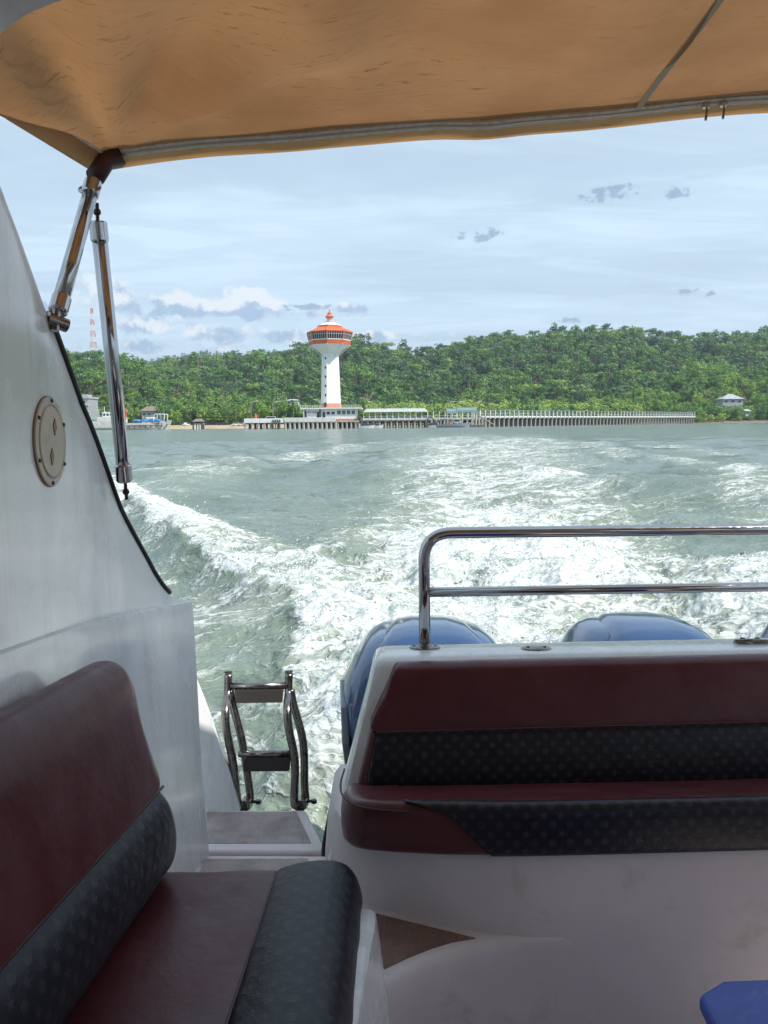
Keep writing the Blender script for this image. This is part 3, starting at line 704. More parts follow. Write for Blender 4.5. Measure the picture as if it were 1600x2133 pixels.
SKY_LEFT = [(-420, 690), (-100, 705), (60, 715), (140, 728), (175, 736), (215, 742), (240, 748), (270, 744), (292, 752), (310, 772), (345, 790), (385, 800), (430, 815), (500, 838), (560, 856)]
SKY_RIGHT = [(1040, 862), (1130, 846), (1210, 836), (1290, 826), (1350, 806), (1400, 786), (1440, 762), (1490, 758), (1530, 772), (1570, 768), (1620, 748), (1760, 730), (2000, 720)]
SKY_FAR = [(250, 760), (330, 752), (380, 744), (440, 738), (480, 742), (560, 755), (640, 762)]
HM = hill('hill', SKY_MID, 600, 980, 260, 2.0, 19.0, 'long forested ridge behind the pier', 7, 1, 1.0)
HL = hill('hill', SKY_LEFT, 440, 640, 200, 2.0, 12.5, 'steep green hill at the left, below the mast', 5, 2, .8)
HR = hill('hill', SKY_RIGHT, 545, 690, 160, 2.0, 9.0, 'low bright green hill at the right end of the pier', 4, 3, .9)
HF = hill('hill', SKY_FAR, 2300, 3000, 600, 5.0, 12.0, 'faint blue hill far inland', 8, 4, 1.0)
def grow(name, V, sp, vmax, seed, col, s0, s1, label):
    P = hill_points(V, sp, vmax, seed); rg = np.random.default_rng(seed + 50)
    t = P[:, 0] / P[:, 1]; P = P[(t > -.62) & (t < .62)]
    tp = 800 + 1600 * P[:, 0] / P[:, 1]; P = P[~((tp > 1490) & (tp < 1560) & (P[:, 1] < 580))]       # clearing round the house
    sc = rg.uniform(s0, s1, len(P)) * (1 + .25 * (rg.uniform(0, 1, len(P)) > .93)); P[:, 2] -= .4 * sc
    return scatter(name, P, sc, col, label, 'forest')
grow('forest', HM, 8.8, 1.10, 1, COL_DARK, .8, 1.85, 'dark evergreen forest covering the long ridge')
grow('forest', HL, 6.4, 1.12, 2, COL_LEFT, .6, 1.15, 'bright green forest covering the steep left hill')
grow('forest', HR, 6.6, 1.12, 3, COL_BRIGHT, .6, 1.15, 'bright green forest covering the low right hill')
grow('forest', HF, 17.0, 1.05, 4, COL_DARK, 1.2, 1.9, 'distant forest on the faint blue hill')

# ------------------------------------------------------------------ low ground and beach
def build_ground():
    sh = [(-900, 372), (-260, 378), (-150, 384), (-95, 384), (-60, 392), (-30, 410), (0, 440), (40, 500), (90, 545), (150, 548), (196, 528), (215, 515), (250, 512), (330, 520), (480, 560), (1200, 620)]
    sh = [(p.x, p.y) for p in smooth_path([(a, b, 0) for a, b in sh], 6)]
    prof = [(0, -.5), (3, .25), (7, .95), (12, 1.45), (18, 1.9)]
    V = [(x, y + d, z) for d, z in prof for x, y in sh]; n = len(sh)
    Fc = [(i * n + j, i * n + j + 1, (i + 1) * n + j + 1, (i + 1) * n + j) for i in range(len(prof) - 1) for j in range(n - 1)]
    sel = lambda f: sh[f[0] % n][0] < 70
    o = mesh_obj('beach', V, [f for f in Fc if sel(f)], mt['sand'], None, smooth=True, loc=(0, 380, 0)); o['kind'] = 'structure'; o['label'] = 'strip of sandy beach along the left shore'
    o = mesh_obj('mud_bank', V, [f for f in Fc if not sel(f)], mt['mud'], None, smooth=True, loc=(0, 380, 0)); o['kind'] = 'structure'; o['label'] = 'dark muddy bank along the right shore'
    V = [(x, y + 17.9, 1.9) for x, y in sh] + [(x * 1.2, y + 90, 2.3) for x, y in sh] + [(x * 6, 3600, 4) for x, y in sh]
    Fc = [(i * n + j, i * n + j + 1, (i + 1) * n + j + 1, (i + 1) * n + j) for i in range(2) for j in range(n - 1)]
    o = mesh_obj('ground', V, Fc, mt['soil'], None, smooth=True, loc=(0, 400, 0)); o['kind'] = 'structure'; o['label'] = 'low wooded land behind the beach'
    return sh
SHORE = build_ground()
def shore_y(x): return float(np.interp(x, [s[0] for s in SHORE], [s[1] for s in SHORE]))

def build_belts():
    rg = np.random.default_rng(41); P = []
    for px in np.arange(752, 1460, 2.2):
        for _ in range(3):
            Y = rg.uniform(565, 640); x = xat(px + rg.uniform(-3, 3), Y); P.append((x, max(Y, shore_y(x) + 22), 1.6))
    P = np.array(P); sc = rg.uniform(1.9, 2.7, len(P)) + np.clip((P[:, 1] - 575) / 60, 0, 1) * 1.3
    scatter('mangrove_belt', P, sc, COL_MANG, 'yellow-green mangrove belt behind the long pier', 'mangrove')
    P = []
    for px in np.arange(-150, 760, 2.3):
        for k in range(2):
            Y = rg.uniform(425, 505); x = xat(px + rg.uniform(-3, 3), Y); P.append((x, max(Y, shore_y(x) + 30), 1.8))
    for px in np.arange(1380, 1800, 3.2):
        for k in range(2):
            Y = rg.uniform(524, 562); x = xat(px, Y); P.append((x, max(Y, shore_y(x) + 9), 1.2))
    P = np.array(P); sc = rg.uniform(.45, .95, len(P))
    scatter('shore_thicket', P, sc, COL_LIGHT, 'mixed green thicket behind the beach and houses', 'thicket')
build_belts()

# trees that can be told apart along the shore
def tree(kd, k, lm, px, pz, Y, hscale, label, group, rz=None):
    x = xat(px, Y); r = root({'palm': 'palm_tree', 'bush': 'shrub', 'layered': 'almond_tree'}.get(kd, 'tree'), label, {'palm': 'palm', 'bush': 'shrub'}.get(kd, 'tree'), (x, Y, pz), group)
    r.rotation_euler.z = random.uniform(0, 6.28) if rz is None else rz; r.scale = (hscale,) * 3
    c = link(bpy.data.objects.new('crown', CROWN[kd][k % len(CROWN[kd])])); c.parent = r
    if not CROWN[kd][k % len(CROWN[kd])].materials: CROWN[kd][k % len(CROWN[kd])].materials.append(mt['leaf_mid'])
    c.material_slots[0].link = 'OBJECT'; c.material_slots[0].material = mt[lm]
    t = link(bpy.data.objects.new('trunk', TRUNK[kd])); t.parent = r
    return r
tree('layered', 0, 'leaf_mid', 446, 1.6, 412, 1.05, 'tiered almond tree with flat branches behind the parked cars', None)
tree('layered', 0, 'leaf_mid', 487, 1.6, 413, .62, 'small tiered tree between the parked cars and the jetty', None)
for i, (px, Y, s_) in enumerate([(478, 420, 1.45), (493, 418, 1.15), (450, 424, 1.5), (612, 424, 1.5), (398, 428, 1.2)]):
    tree('palm', i, 'leaf_palm', px, 1.7, Y, s_ * .95, ['palm with a full drooping crown just left of the jetty lamps', 'shorter palm with yellowing fronds beside the jetty lamps', 'tall thin palm rising behind the tiered almond tree', 'palm standing beside the terminal roof, left of the tower', 'palm above the white pickup on the beach'][i], 'palms along the shore')
ORD = ['first', 'second', 'third', 'fourth', 'fifth', 'sixth', 'seventh']
SEEN = {}
def nth(base, tail):
    k = (base, tail); SEEN[k] = SEEN.get(k, 0) + 1; return f'{ORD[SEEN[k] - 1]} {base} from the left {tail}'
rg = np.random.default_rng(5)
sh_trees = [(384, 430, 'ragged', 'leaf_light'), (412, 436, 'broad', 'leaf_dry'), (428, 425, 'broad', 'leaf_light'), (505, 428, 'broad', 'leaf_mid'), (520, 422, 'bush', 'leaf_light'), (545, 420, 'broad', 'leaf_light'), (560, 430, 'tall', 'leaf_mid'), (578, 424, 'umbrella', 'leaf_light'), (590, 420, 'bush', 'leaf_light'), (600, 428, 'broad', 'leaf_light'), (368, 424, 'bush', 'leaf_light'), (342, 428, 'broad', 'leaf_mid'), (305, 402, 'bush', 'leaf_mid'), (640, 440, 'broad', 'leaf_mid'), (535, 436, 'umbrella', 'leaf_dry'),
            (735, 470, 'broad', 'leaf_mid'), (765, 480, 'broad', 'leaf_mid'), (800, 500, 'tall', 'leaf_mid'), (835, 520, 'broad', 'leaf_light')]
for i, (px, Y, kd, lm) in enumerate(sorted(sh_trees)):
    where = 'behind the beach left of the jetty' if px < 500 else ('behind the jetty and its vans' if px < 650 else 'behind the covered pier')
    tone = {'leaf_light': 'bright green', 'leaf_mid': 'mid green', 'leaf_dry': 'brownish half-bare'}[lm]
    shape = {'ragged': 'ragged', 'broad': 'round-crowned', 'bush': 'low bushy', 'tall': 'tall narrow', 'umbrella': 'flat-topped'}[kd]
    tree(kd, i, lm, px, 1.8, Y, rg.uniform(.75, 1.1), nth(f'{tone} {shape} tree', where), 'shore trees ' + where)
for i, (px, Y, kd, lm, s_) in enumerate(sorted([(1455, 523, 'bush', 'leaf_light', .9), (1475, 522, 'bush', 'leaf_light', 1.1), (1505, 522, 'bush', 'leaf_light', 1.2), (1535, 524, 'bush', 'leaf_mangrove', .95), (1560, 526, 'bush', 'leaf_mid', .9), (1585, 533, 'broad', 'leaf_mid', 1.05), (1600, 560, 'broad', 'leaf_mid', 1.2), (1430, 560, 'broad', 'leaf_mid', 1.2), (1465, 600, 'broad', 'leaf_mid', 1.4), (1405, 590, 'broad', 'leaf_dry', 1.1)])):
    tree(kd, i, lm, px, .9 if kd == 'bush' else 1.6, Y, s_, nth('low rounded shrub' if kd == 'bush' else 'broad-crowned tree', 'on the right bank beyond the pier'), 'trees on the right bank' if kd != 'bush' else 'shrubs on the right bank')
# tall trees that break the skyline
for i, (px, py, Y, kd, lm, s_) in enumerate([(322, 758, 960, 'umbrella', 'leaf_dark', 1.0), (380, 742, 960, 'umbrella', 'leaf_dark', 1.1), (443, 746, 970, 'umbrella', 'leaf_dark', .95), (627, 724, 975, 'umbrella', 'leaf_dark', 1.1), (958, 712, 975, 'umbrella', 'leaf_dark', 1.2), (872, 730, 975, 'umbrella', 'leaf_dark', 1.1), (1040, 696, 975, 'broad', 'leaf_dark', 1.5), (1142, 690, 975, 'broad', 'leaf_dark', 1.5), (1330, 688, 975, 'umbrella', 'leaf_dark', 1.2), (1412, 698, 975, 'broad', 'leaf_dark', 1.4), (1590, 686, 975, 'umbrella', 'leaf_dark', 1.3), (258, 742, 640, 'umbrella', 'leaf_dark', .5), (283, 738, 640, 'tall', 'leaf_mid', .5)]):
    z = at(px, py, Y)[2] - {'umbrella': 16.5, 'broad': 11.5, 'tall': 16}[kd] * s_
    tree(kd, i, lm, px, z, Y, s_, ['lone flat-topped tree breaking the skyline at the left of the ridge', 'bent flat-topped tree standing clear above the faint blue hill', 'flat-topped tree on the skyline above the jetty', 'flat-topped tree on the skyline just left of the tower', 'tall flat-topped tree on the skyline right of the first pier lamps', 'slender flat-topped tree on the skyline above the covered pier', 'big round crown on the skyline above the pier lamps', 'highest round crown on the skyline at mid ridge', 'flat-topped tree on the skyline towards the right', 'round crown on the skyline above the middle of the long pier', 'tall flat-topped tree on the skyline at the right edge', 'small pale tree on the left hill crest beside the strut', 'dark pointed tree on the left hill crest'][i], 'skyline trees')
for i, (px, py, Y) in enumerate([(1212, 775, 820), (1295, 766, 850), (1310, 768, 850), (985, 770, 840)]):
    z = at(px, py + 18, Y)[2]
    tree('ragged', i, 'leaf_dry', px, z - 3, Y, 1.1, ['pale leafless-looking tree on the ridge above the long pier', 'left of two pale bare trees on the right ridge slope', 'right of two pale bare trees on the right ridge slope', 'pale tree on the slope right of the tower'][i], 'pale trees on the slope')

# ------------------------------------------------------------------ tower
def octa(r, z, c, rot, n=8):
    return [(c[0] + r * math.cos(rot + 2 * math.pi * k / n), c[1] + r * math.sin(rot + 2 * math.pi * k / n), z) for k in range(n)]
TY = 340.0; SC = TY / 1600 * 1.006
def build_tower():
    c = (xat(690, TY), TY, 0); zpx = lambda py: at(690, py, TY)[2]
    t = root('observation_tower', 'tall white tower with orange glazed lookout and small spire on the pier', 'tower', (c[0], c[1], zpx(848)))
    ro = R_(-90 + 19)                                            # one face looks a little to the right of the camera
    fo = 1 / math.cos(R_(22.5)); rot = ro + R_(22.5)
    px = lambda n: n * SC
    def face_r(a): return [r for r in a]
    # shaft: square with chamfered corners
    def shaft_ring(h, ch, z):
        P = []
        for k in range(4):
            a = ro + k * math.pi / 2; n_ = Vector((math.cos(a), math.sin(a), 0)); s_ = Vector((-math.sin(a), math.cos(a), 0))
            P += [n_ * h - s_ * (h - ch), n_ * h + s_ * (h - ch)]
        return [(c[0] + p.x, c[1] + p.y, z) for p in P]
    sh = put('shaft', G().loft([shaft_ring(px(17.6), px(4.2), zpx(850)), shaft_ring(px(14.8), px(3.6), zpx(741))]), mt['tower_white'], t, autos=20)
    put('shaft_base', G().loft([shaft_ring(px(18.2), px(4.3), zpx(850)), shaft_ring(px(17.95), px(4.3), zpx(840.5))]), mt['pale_red'], t, autos=20)
    # flare
    put('flare', G().loft([shaft_ring(px(14.8), px(3.6), zpx(743)), octa(px(16.2) * fo, zpx(737), c, rot), octa(px(38.5) * fo, zpx(719), c, rot)]), mt['tower_white'], t, autos=20)
    for k in range(8):                                            # ribs of the flare
        a = rot + 2 * math.pi * k / 8; u = Vector((math.cos(a), math.sin(a), 0)); w = Vector((-u.y, u.x, 0)) * .18
        b0 = Vector((c[0], c[1], zpx(744))) + u * px(15.0); b1 = Vector((c[0], c[1], zpx(719))) + u * px(38.6) * fo
        put('rib', G().prism([tuple(b0 - w), tuple(b0 + w), tuple(b1 + w), tuple(b1 - w)], tuple(u * .22 + Vector((0, 0, -.12)))), mt['tower_white'], t)
    band = put('lower_band', G().loft([octa(px(38.5) * fo, zpx(719.2), c, rot), octa(px(39.6) * fo, zpx(711), c, rot)]), mt['tower_orange'], t, autos=20)
    # glazed storey: dark core, eight corner posts, mullions and a transom bar on each face
    put('sill', G().loft([octa(px(40.0) * fo, zpx(711), c, rot), octa(px(40.2) * fo, zpx(709.3), c, rot)]), mt['tower_white'], t)
    put('glazing', G().loft([octa(px(38.6) * fo, zpx(709.3), c, rot), octa(px(41.6) * fo, zpx(695.5), c, rot)]), mt['dark_glass'], t, autos=20)
    for k in range(8):
        a = rot + 2 * math.pi * k / 8; a2 = rot + 2 * math.pi * (k + 1) / 8
        def P(ang, r, z): return Vector((c[0] + r * math.cos(ang), c[1] + r * math.sin(ang), z))
        put('corner_post', G().tube([P(a, px(39.6) * fo, zpx(709.5)), P(a, px(42.4) * fo, zpx(695))], .30, 6), mt['pale_red'], t)
        A0, A1 = P(a, px(39.3) * fo, zpx(709.3)), P(a2, px(39.3) * fo, zpx(709.3)); B0, B1 = P(a, px(42.1) * fo, zpx(695.5)), P(a2, px(42.1) * fo, zpx(695.5))
        for i in range(1, 7): put('mullion', G().tube([A0.lerp(A1, i / 7), B0.lerp(B1, i / 7)], .085, 5), mt['mast_white'], t)
        put('transom_bar', G().tube([A0.lerp(B0, .74), A1.lerp(B1, .74)], .07, 5), mt['mast_white'], t)
    put('eave', G().loft([octa(px(42.6) * fo, zpx(695.6), c, rot), octa(px(43.6) * fo, zpx(694.4), c, rot), octa(px(43.6) * fo, zpx(692.6), c, rot)]), mt['tower_orange'], t)
    roof = put('roof', G().loft([octa(px(43.9) * fo, zpx(693), c, rot), octa(px(23.5) * fo, zpx(682.5), c, rot), octa(px(23.5) * fo, zpx(679), c, rot)]), mt['tower_orange'], t, autos=15)
    for k in range(8):
        a = rot + 2 * math.pi * k / 8
        put('hip', G().tube([(c[0] + px(43.9) * fo * math.cos(a), c[1] + px(43.9) * fo * math.sin(a), zpx(692.8)), (c[0] + px(23.6) * fo * math.cos(a), c[1] + px(23.6) * fo * math.sin(a), zpx(682.3))], .13, 5), mt['pale_red'], roof)
    put('upper_roof', G().loft([octa(px(23.8) * fo, zpx(679), c, rot), octa(px(22.5) * fo, zpx(678.4), c, rot), octa(px(11) * fo, zpx(672.6), c, rot)]), mt['tower_white'], t, autos=15)
    put('roof_rim', G().loft([octa(px(11.4) * fo, zpx(672.8), c, rot), octa(px(11.4) * fo, zpx(671.4), c, rot)]), mt['pale_red'], t)
    # belvedere, dome and spire
    for k in range(8):
        a = rot + 2 * math.pi * k / 8; put('belvedere_post', G().tube([(c[0] + px(5.2) * math.cos(a), c[1] + px(5.2) * math.sin(a), zpx(671.6)), (c[0] + px(4.8) * math.cos(a), c[1] + px(4.8) * math.sin(a), zpx(662.5))], .14, 6), mt['tower_white'], t)
    put('belvedere_core', G().lathe((c[0], c[1], 0), [(px(2.4), zpx(671.5)), (px(2.4), zpx(662))], 8), mt['tower_white'], t)
    L0 = lambda r, py: (px(r), zpx(py))
    put('dome', G().lathe((c[0], c[1], 0), [L0(5.5, 662.8), L0(6.5, 662.4), L0(8.4, 661), L0(8.6, 659.6), L0(7.6, 658.6), L0(6.2, 656.6), L0(5.0, 655.0), L0(3.2, 653.4), L0(2.6, 652.6)], 20), mt['tower_orange'], t, autos=40)
    put('finial', G().lathe((c[0], c[1], 0), [L0(4.0, 652.8), L0(4.1, 652.0), L0(2.4, 650.8), L0(1.2, 649.4), L0(1.0, 647), L0(1.3, 646.3), L0(.6, 645.4), L0(.25, 642.8)], 14), mt['tower_orange'], t, autos=40)
    # small square windows up the left chamfer and the door
    a = ro - math.pi / 4; u = Vector((math.cos(a), math.sin(a), 0)); s_ = Vector((-u.y, u.x, 0))
    for py in (747.5, 766.5, 785.5, 804.5, 823.5):
        tt = (850 - py) / (850 - 741); h = px(17.6 + (14.8 - 17.6) * tt); ch = px(4.2 + (3.6 - 4.2) * tt); d = (2 * h - ch) / math.sqrt(2)
        p = Vector((c[0], c[1], zpx(py))) + u * (d - .06)
        w_ = .36; hh = px(2.1)
        q = [p - s_ * w_ - Vector((0, 0, hh)), p + s_ * w_ - Vector((0, 0, hh)), p + s_ * w_ + Vector((0, 0, hh)), p - s_ * w_ + Vector((0, 0, hh))]
        put('window', G().prism([tuple(v) for v in q], tuple(u * .16)), mt['dark_glass'], t)
    d = (2 * px(17.5) - px(4.2)) / math.sqrt(2); p = Vector((c[0], c[1], zpx(846))) + u * (d - .02)
    q = [p - s_ * .5 - Vector((0, 0, 1.2)), p + s_ * .5 - Vector((0, 0, 1.2)), p + s_ * .5 + Vector((0, 0, 1.4)), p - s_ * .5 + Vector((0, 0, 1.4))]
    put('door', G().prism([tuple(v) for v in q], tuple(u * .2)), mt['dark_glass'], t)
build_tower()

# ------------------------------------------------------------------ terminal, covered pier, jetty, long pier
def zof(py, Y, px=690): return at(px, py, Y)[2]
def build_terminal():
    Y0 = 331.0; Y1 = 349.0
    X = lambda p: xat(p, Y0); Z = lambda q: zof(q, Y0)
    t = root('ferry_terminal', 'low white ferry terminal with flat railed roof at the tower foot', 'building', (X(690), 340, Z(877)))
    put('slab', G().box(X(622), X(746), Y0 - 1.5, Y1, Z(879.5), Z(876.5)), mt['concrete'], t)
    put('wall', G().box(X(639), X(743), Y0, Y1, Z(876.5) + .002, Z(852.5)), mt['tower_white'], t)
    put('plinth', G().box(X(701), X(743.6), Y0 - .25, Y0 - .003, Z(876.5) + .004, Z(872.5)), mt['pale_red'], t)
    put('flat_roof', G().box(X(626), X(754), Y0 - 1.2, Y1 + 1, Z(852.5) + .003, Z(849.3)), mt['pale_paint'], t, bevel=.08)
    zr0, zr1 = Z(849.3), Z(844)
    for a, b in ((X(627), X(672)), (X(707), X(753))):
        r = put('roof_rail', G().box(a, b, Y0 - 1.1, Y0 - 1.0, zr1 - .1, zr1).box(a, b, Y0 - 1.1, Y0 - 1.0, (zr0 + zr1) / 2 - .04, (zr0 + zr1) / 2 + .04), mt['mast_white'], t)
        n = max(2, int((b - a) / .95))
        for k in range(n + 1): put('baluster', G().box(a + (b - a) * k / n - .09, a + (b - a) * k / n + .09, Y0 - 1.15, Y0 - .95, zr0, zr1 + .05), mt['pale_paint'], r)
    def win(p0, p1, q0, q1, m='dark_glass'):
        w = put('window', G().box(X(p0), X(p1), Y0 - .16, Y0 - .002, Z(q1), Z(q0)), mt['pale_paint'], t)
        e = .12; put('pane', G().box(X(p0) + e, X(p1) - e, Y0 - .20, Y0 - .165, Z(q1) + e, Z(q0) - e), mt[m], w)
    for p in (702.5, 712.5, 722.5, 732.5): win(p, p + 8.0, 855, 863.5, 'teal_glass')
    for p in (680.5, 690.5): win(p, p + 7.6, 857, 863.6)
    for p in (640.5, 645, 651, 655.5): win(p, p + 3.8, 856.3, 860, 'dark_glass')
    for p0, p1 in ((660.5, 665.5), (672.5, 677.8)): put('door', G().box(X(p0), X(p1), Y0 - .14, Y0 - .002, Z(876), Z(857.5)), mt['dark_glass'], t)
    put('sign_post', G().box(X(665.8), X(669), Y0 - .6, Y0 - .4, Z(876.4), Z(852.6)), mt['tarp_dark'], t)
    put('stair', G().prism([(X(622), Y0 - .2, Z(876.4)), (X(638), Y0 - .2, Z(876.4)), (X(638), Y0 - .2, Z(856)), (X(634), Y0 - .2, Z(858))], (0, 2.0, 0)), mt['tarp_dark'], t)
    put('column', G().box(X(632.5), X(634.5), Y0 - .8, Y0 - .45, Z(876.4), Z(852.4)), mt['pale_paint'], t)
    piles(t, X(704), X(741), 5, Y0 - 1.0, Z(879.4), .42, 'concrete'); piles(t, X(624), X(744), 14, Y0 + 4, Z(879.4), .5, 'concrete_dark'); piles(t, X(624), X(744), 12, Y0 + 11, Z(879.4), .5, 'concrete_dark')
    put('arch', G().prism([(X(744), Y0 - 1.4, Z(866)), (X(749), Y0 - 1.4, Z(866)), (X(755), Y0 - 1.4, Z(870)), (X(757), Y0 - 1.4, Z(884)), (X(755), Y0 - 1.4, Z(884)), (X(752), Y0 - 1.4, Z(872)), (X(746), Y0 - 1.4, Z(869)), (X(745), Y0 - 1.4, Z(884)), (X(743.6), Y0 - 1.4, Z(884))], (0, 1.3, 0)), mt['concrete_dark'], t)
PILE = {}
def piles(parent, x0, x1, n, Y, ztop, r, m):
    key = (round(ztop, 1), r, m)
    if key not in PILE:
        g = G().tube([(0, 0, -1.5), (0, 0, 0.5), (0, 0, ztop)], [r * 1.05, r * 1.05, r], 8); me = bpy.data.meshes.new('pile'); me.from_pydata(g.v, [], g.f); me.materials.append(mt[m]); PILE[key] = me
    for k in range(n):
        o = link(bpy.data.objects.new('pile', PILE[key])); o.parent = parent; o.location = Vector((x0 + (x1 - x0) * k / max(n - 1, 1), Y, 0)) - ORG[parent.name]
build_terminal()

def build_jetty():
    Y0 = 328.0; X = lambda p: xat(p, Y0); Z = lambda q: zof(q, Y0, 560)
    j = root('jetty', 'white-walled concrete jetty on piles left of the terminal', 'jetty', (X(570), 334, 0))
    put('deck', G().box(X(508.5), X(700), Y0 + .25, Y0 + 12, Z(881.6), Z(878.2)), mt['concrete'], j)
    xs = list(np.linspace(X(508), X(590), 6)) 
    for a, b in zip(xs[:-1], xs[1:]): put('parapet_panel', G().box(a + .06, b - .06, Y0, Y0 + .25, Z(880.6), Z(871.5)), mt['tower_white'], j, bevel=.03)
    xs = list(np.linspace(X(592), X(699), 9))
    for a, b in zip(xs[:-1], xs[1:]): put('parapet_panel', G().box(a + .06, b - .06, Y0, Y0 + .25, Z(879.6), Z(870.5)), mt['pale_paint'], j, bevel=.03)
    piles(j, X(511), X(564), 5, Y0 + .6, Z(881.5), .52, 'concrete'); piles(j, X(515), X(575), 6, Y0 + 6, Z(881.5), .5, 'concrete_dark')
    for k in range(4):
        x = X(568 + 4.6 * k); put('fender', G().box(x, x + .48, Y0 - .6, Y0 - .1, -.6, Z(874)), mt['concrete_dark'], j)
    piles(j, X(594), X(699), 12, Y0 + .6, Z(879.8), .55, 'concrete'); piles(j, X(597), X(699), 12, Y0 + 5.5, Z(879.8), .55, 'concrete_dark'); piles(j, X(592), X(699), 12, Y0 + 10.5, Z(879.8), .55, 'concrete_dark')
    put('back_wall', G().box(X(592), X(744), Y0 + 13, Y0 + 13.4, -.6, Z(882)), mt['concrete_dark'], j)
build_jetty()

def build_covered_pier():
    Y0 = 345.0; X = lambda p: xat(p, Y0); Z = lambda q: zof(q, Y0, 820)
    t = root('covered_pier', 'covered white passenger pier with pale roof right of the terminal', 'pier', (X(825), 349, 0))
    put('deck', G().box(X(752), X(1000), Y0, Y0 + 9, Z(874.5), Z(870.8)), mt['pale_paint'], t)
    rz0, rz1 = Z(858), Z(850.5)
    put('roof', G().add([(X(757), Y0 - .8, rz0), (X(892), Y0 - .8, rz0), (X(892), Y0 + 9.8, rz0), (X(757), Y0 + 9.8, rz0), (X(763), Y0 + 3.2, rz1), (X(886), Y0 + 3.2, rz1), (X(886), Y0 + 5.8, rz1), (X(763), Y0 + 5.8, rz1)], [(0, 1, 5, 4), (1, 2, 6, 5), (2, 3, 7, 6), (3, 0, 4, 7), (4, 5, 6, 7), (0, 3, 2, 1)]), mt['roof_grey'], t)
    put('walkway_roof', G().box(X(892.5), X(1000), Y0 + .5, Y0 + 6, Z(858), Z(856.8)), mt['roof_teal'], t)
    n = 21
    for k in range(n):
        x = X(758 + (1000 - 758) * k / (n - 1)); put('post', G().box(x - .17, x + .17, Y0 - .12, Y0 + .22, Z(876), Z(858.1)), mt['tower_white'], t)
        if k < n - 1:
            x2 = X(758 + (1000 - 758) * (k + 1) / (n - 1))
            if k < 12: put('seat_row', G().box(x + .4, x2 - .4, Y0 + 2.5, Y0 + 3.3, Z(870.7), Z(867.5)), mt['roof_grey'], t)
            put('rail', G().box(x + .172, x2 - .172, Y0 - .02, Y0 + .08, Z(867.2), Z(866.4)), mt['pale_paint'], t)
    put('cap_beam', G().box(X(752), X(1000), Y0 + .3, Y0 + 8.5, Z(876.8), Z(874.6)), mt['concrete'], t)
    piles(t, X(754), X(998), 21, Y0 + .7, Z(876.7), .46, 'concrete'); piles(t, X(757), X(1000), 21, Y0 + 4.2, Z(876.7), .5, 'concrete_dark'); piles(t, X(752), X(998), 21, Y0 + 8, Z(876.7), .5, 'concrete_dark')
    for q in (881.5, 885.5): put('tie_beam', G().box(X(790), X(1000), Y0 + 8.4, Y0 + 8.9, Z(q) - .25, Z(q) + .35), mt['concrete'], t)
build_covered_pier()

def build_long_pier():
    A = Vector((xat(1000, 352), 352, 0)); Bv = Vector((xat(1446, 520), 520, 0)); d = (Bv - A); L = d.length; u = d.normalized(); w = Vector((-u.y, u.x, 0))
    t = root('long_pier', 'long covered footway pier on many piles running to the right shore', 'pier', tuple(A.lerp(Bv, .5)))
    zd0, zd1 = 4.15, 4.95; zr = 7.45
    def slab(name, o0, o1, z0, z1, m, e=0.0):
        a, b = A - u * e, Bv + u * 3; put(name, G().prism([tuple(a + w * o0 + Vector((0, 0, z0))), tuple(b + w * o0 + Vector((0, 0, z0))), tuple(b + w * o1 + Vector((0, 0, z0))), tuple(a + w * o1 + Vector((0, 0, z0)))], (0, 0, z1 - z0)), mt[m], t)
    slab('deck', 0, 4.2, zd0, zd1, 'pale_paint'); slab('roof', -.3, 4.5, zr, zr + .22, 'roof_teal'); slab('rail', .05, .13, zd1 + .95, zd1 + 1.05, 'mast_white')
    n = 63
    g = G().box(-.17, .17, -.17, .17, zd0 - .5, zr - .003); mp = bpy.data.meshes.new('post'); mp.from_pydata(g.v, [], g.f); mp.materials.append(mt['tower_white'])
    g = G().tube([(0, 0, -1.5), (0, 0, zd0 - .45)], .42, 8); ml = bpy.data.meshes.new('pile'); ml.from_pydata(g.v, [], g.f); ml.materials.append(mt['concrete'])
    g = G().tube([(0, 0, -1.5), (0, 0, zd0 - .45)], .46, 8); md = bpy.data.meshes.new('pile'); md.from_pydata(g.v, [], g.f); md.materials.append(mt['concrete_dark'])
    g = G().box(-.4, .4, .1, 4.1, zd0 - .45, zd0 - .004); mc = bpy.data.meshes.new('cap'); mc.from_pydata(g.v, [], g.f); mc.materials.append(mt['concrete'])
    rz = math.atan2(u.y, u.x)
    for k in range(n):
        p = A + d * (k / (n - 1))
        for nm, me, off in (('post', mp, -.19), ('post', mp, 4.0), ('pile', ml, .45), ('pile', md, 2.1), ('pile', md, 3.8), ('pile_cap', mc, 0)):
            o = link(bpy.data.objects.new(nm, me)); o.parent = t; o.location = p + w * off - ORG[t.name]; o.rotation_euler.z = rz
build_long_pier()

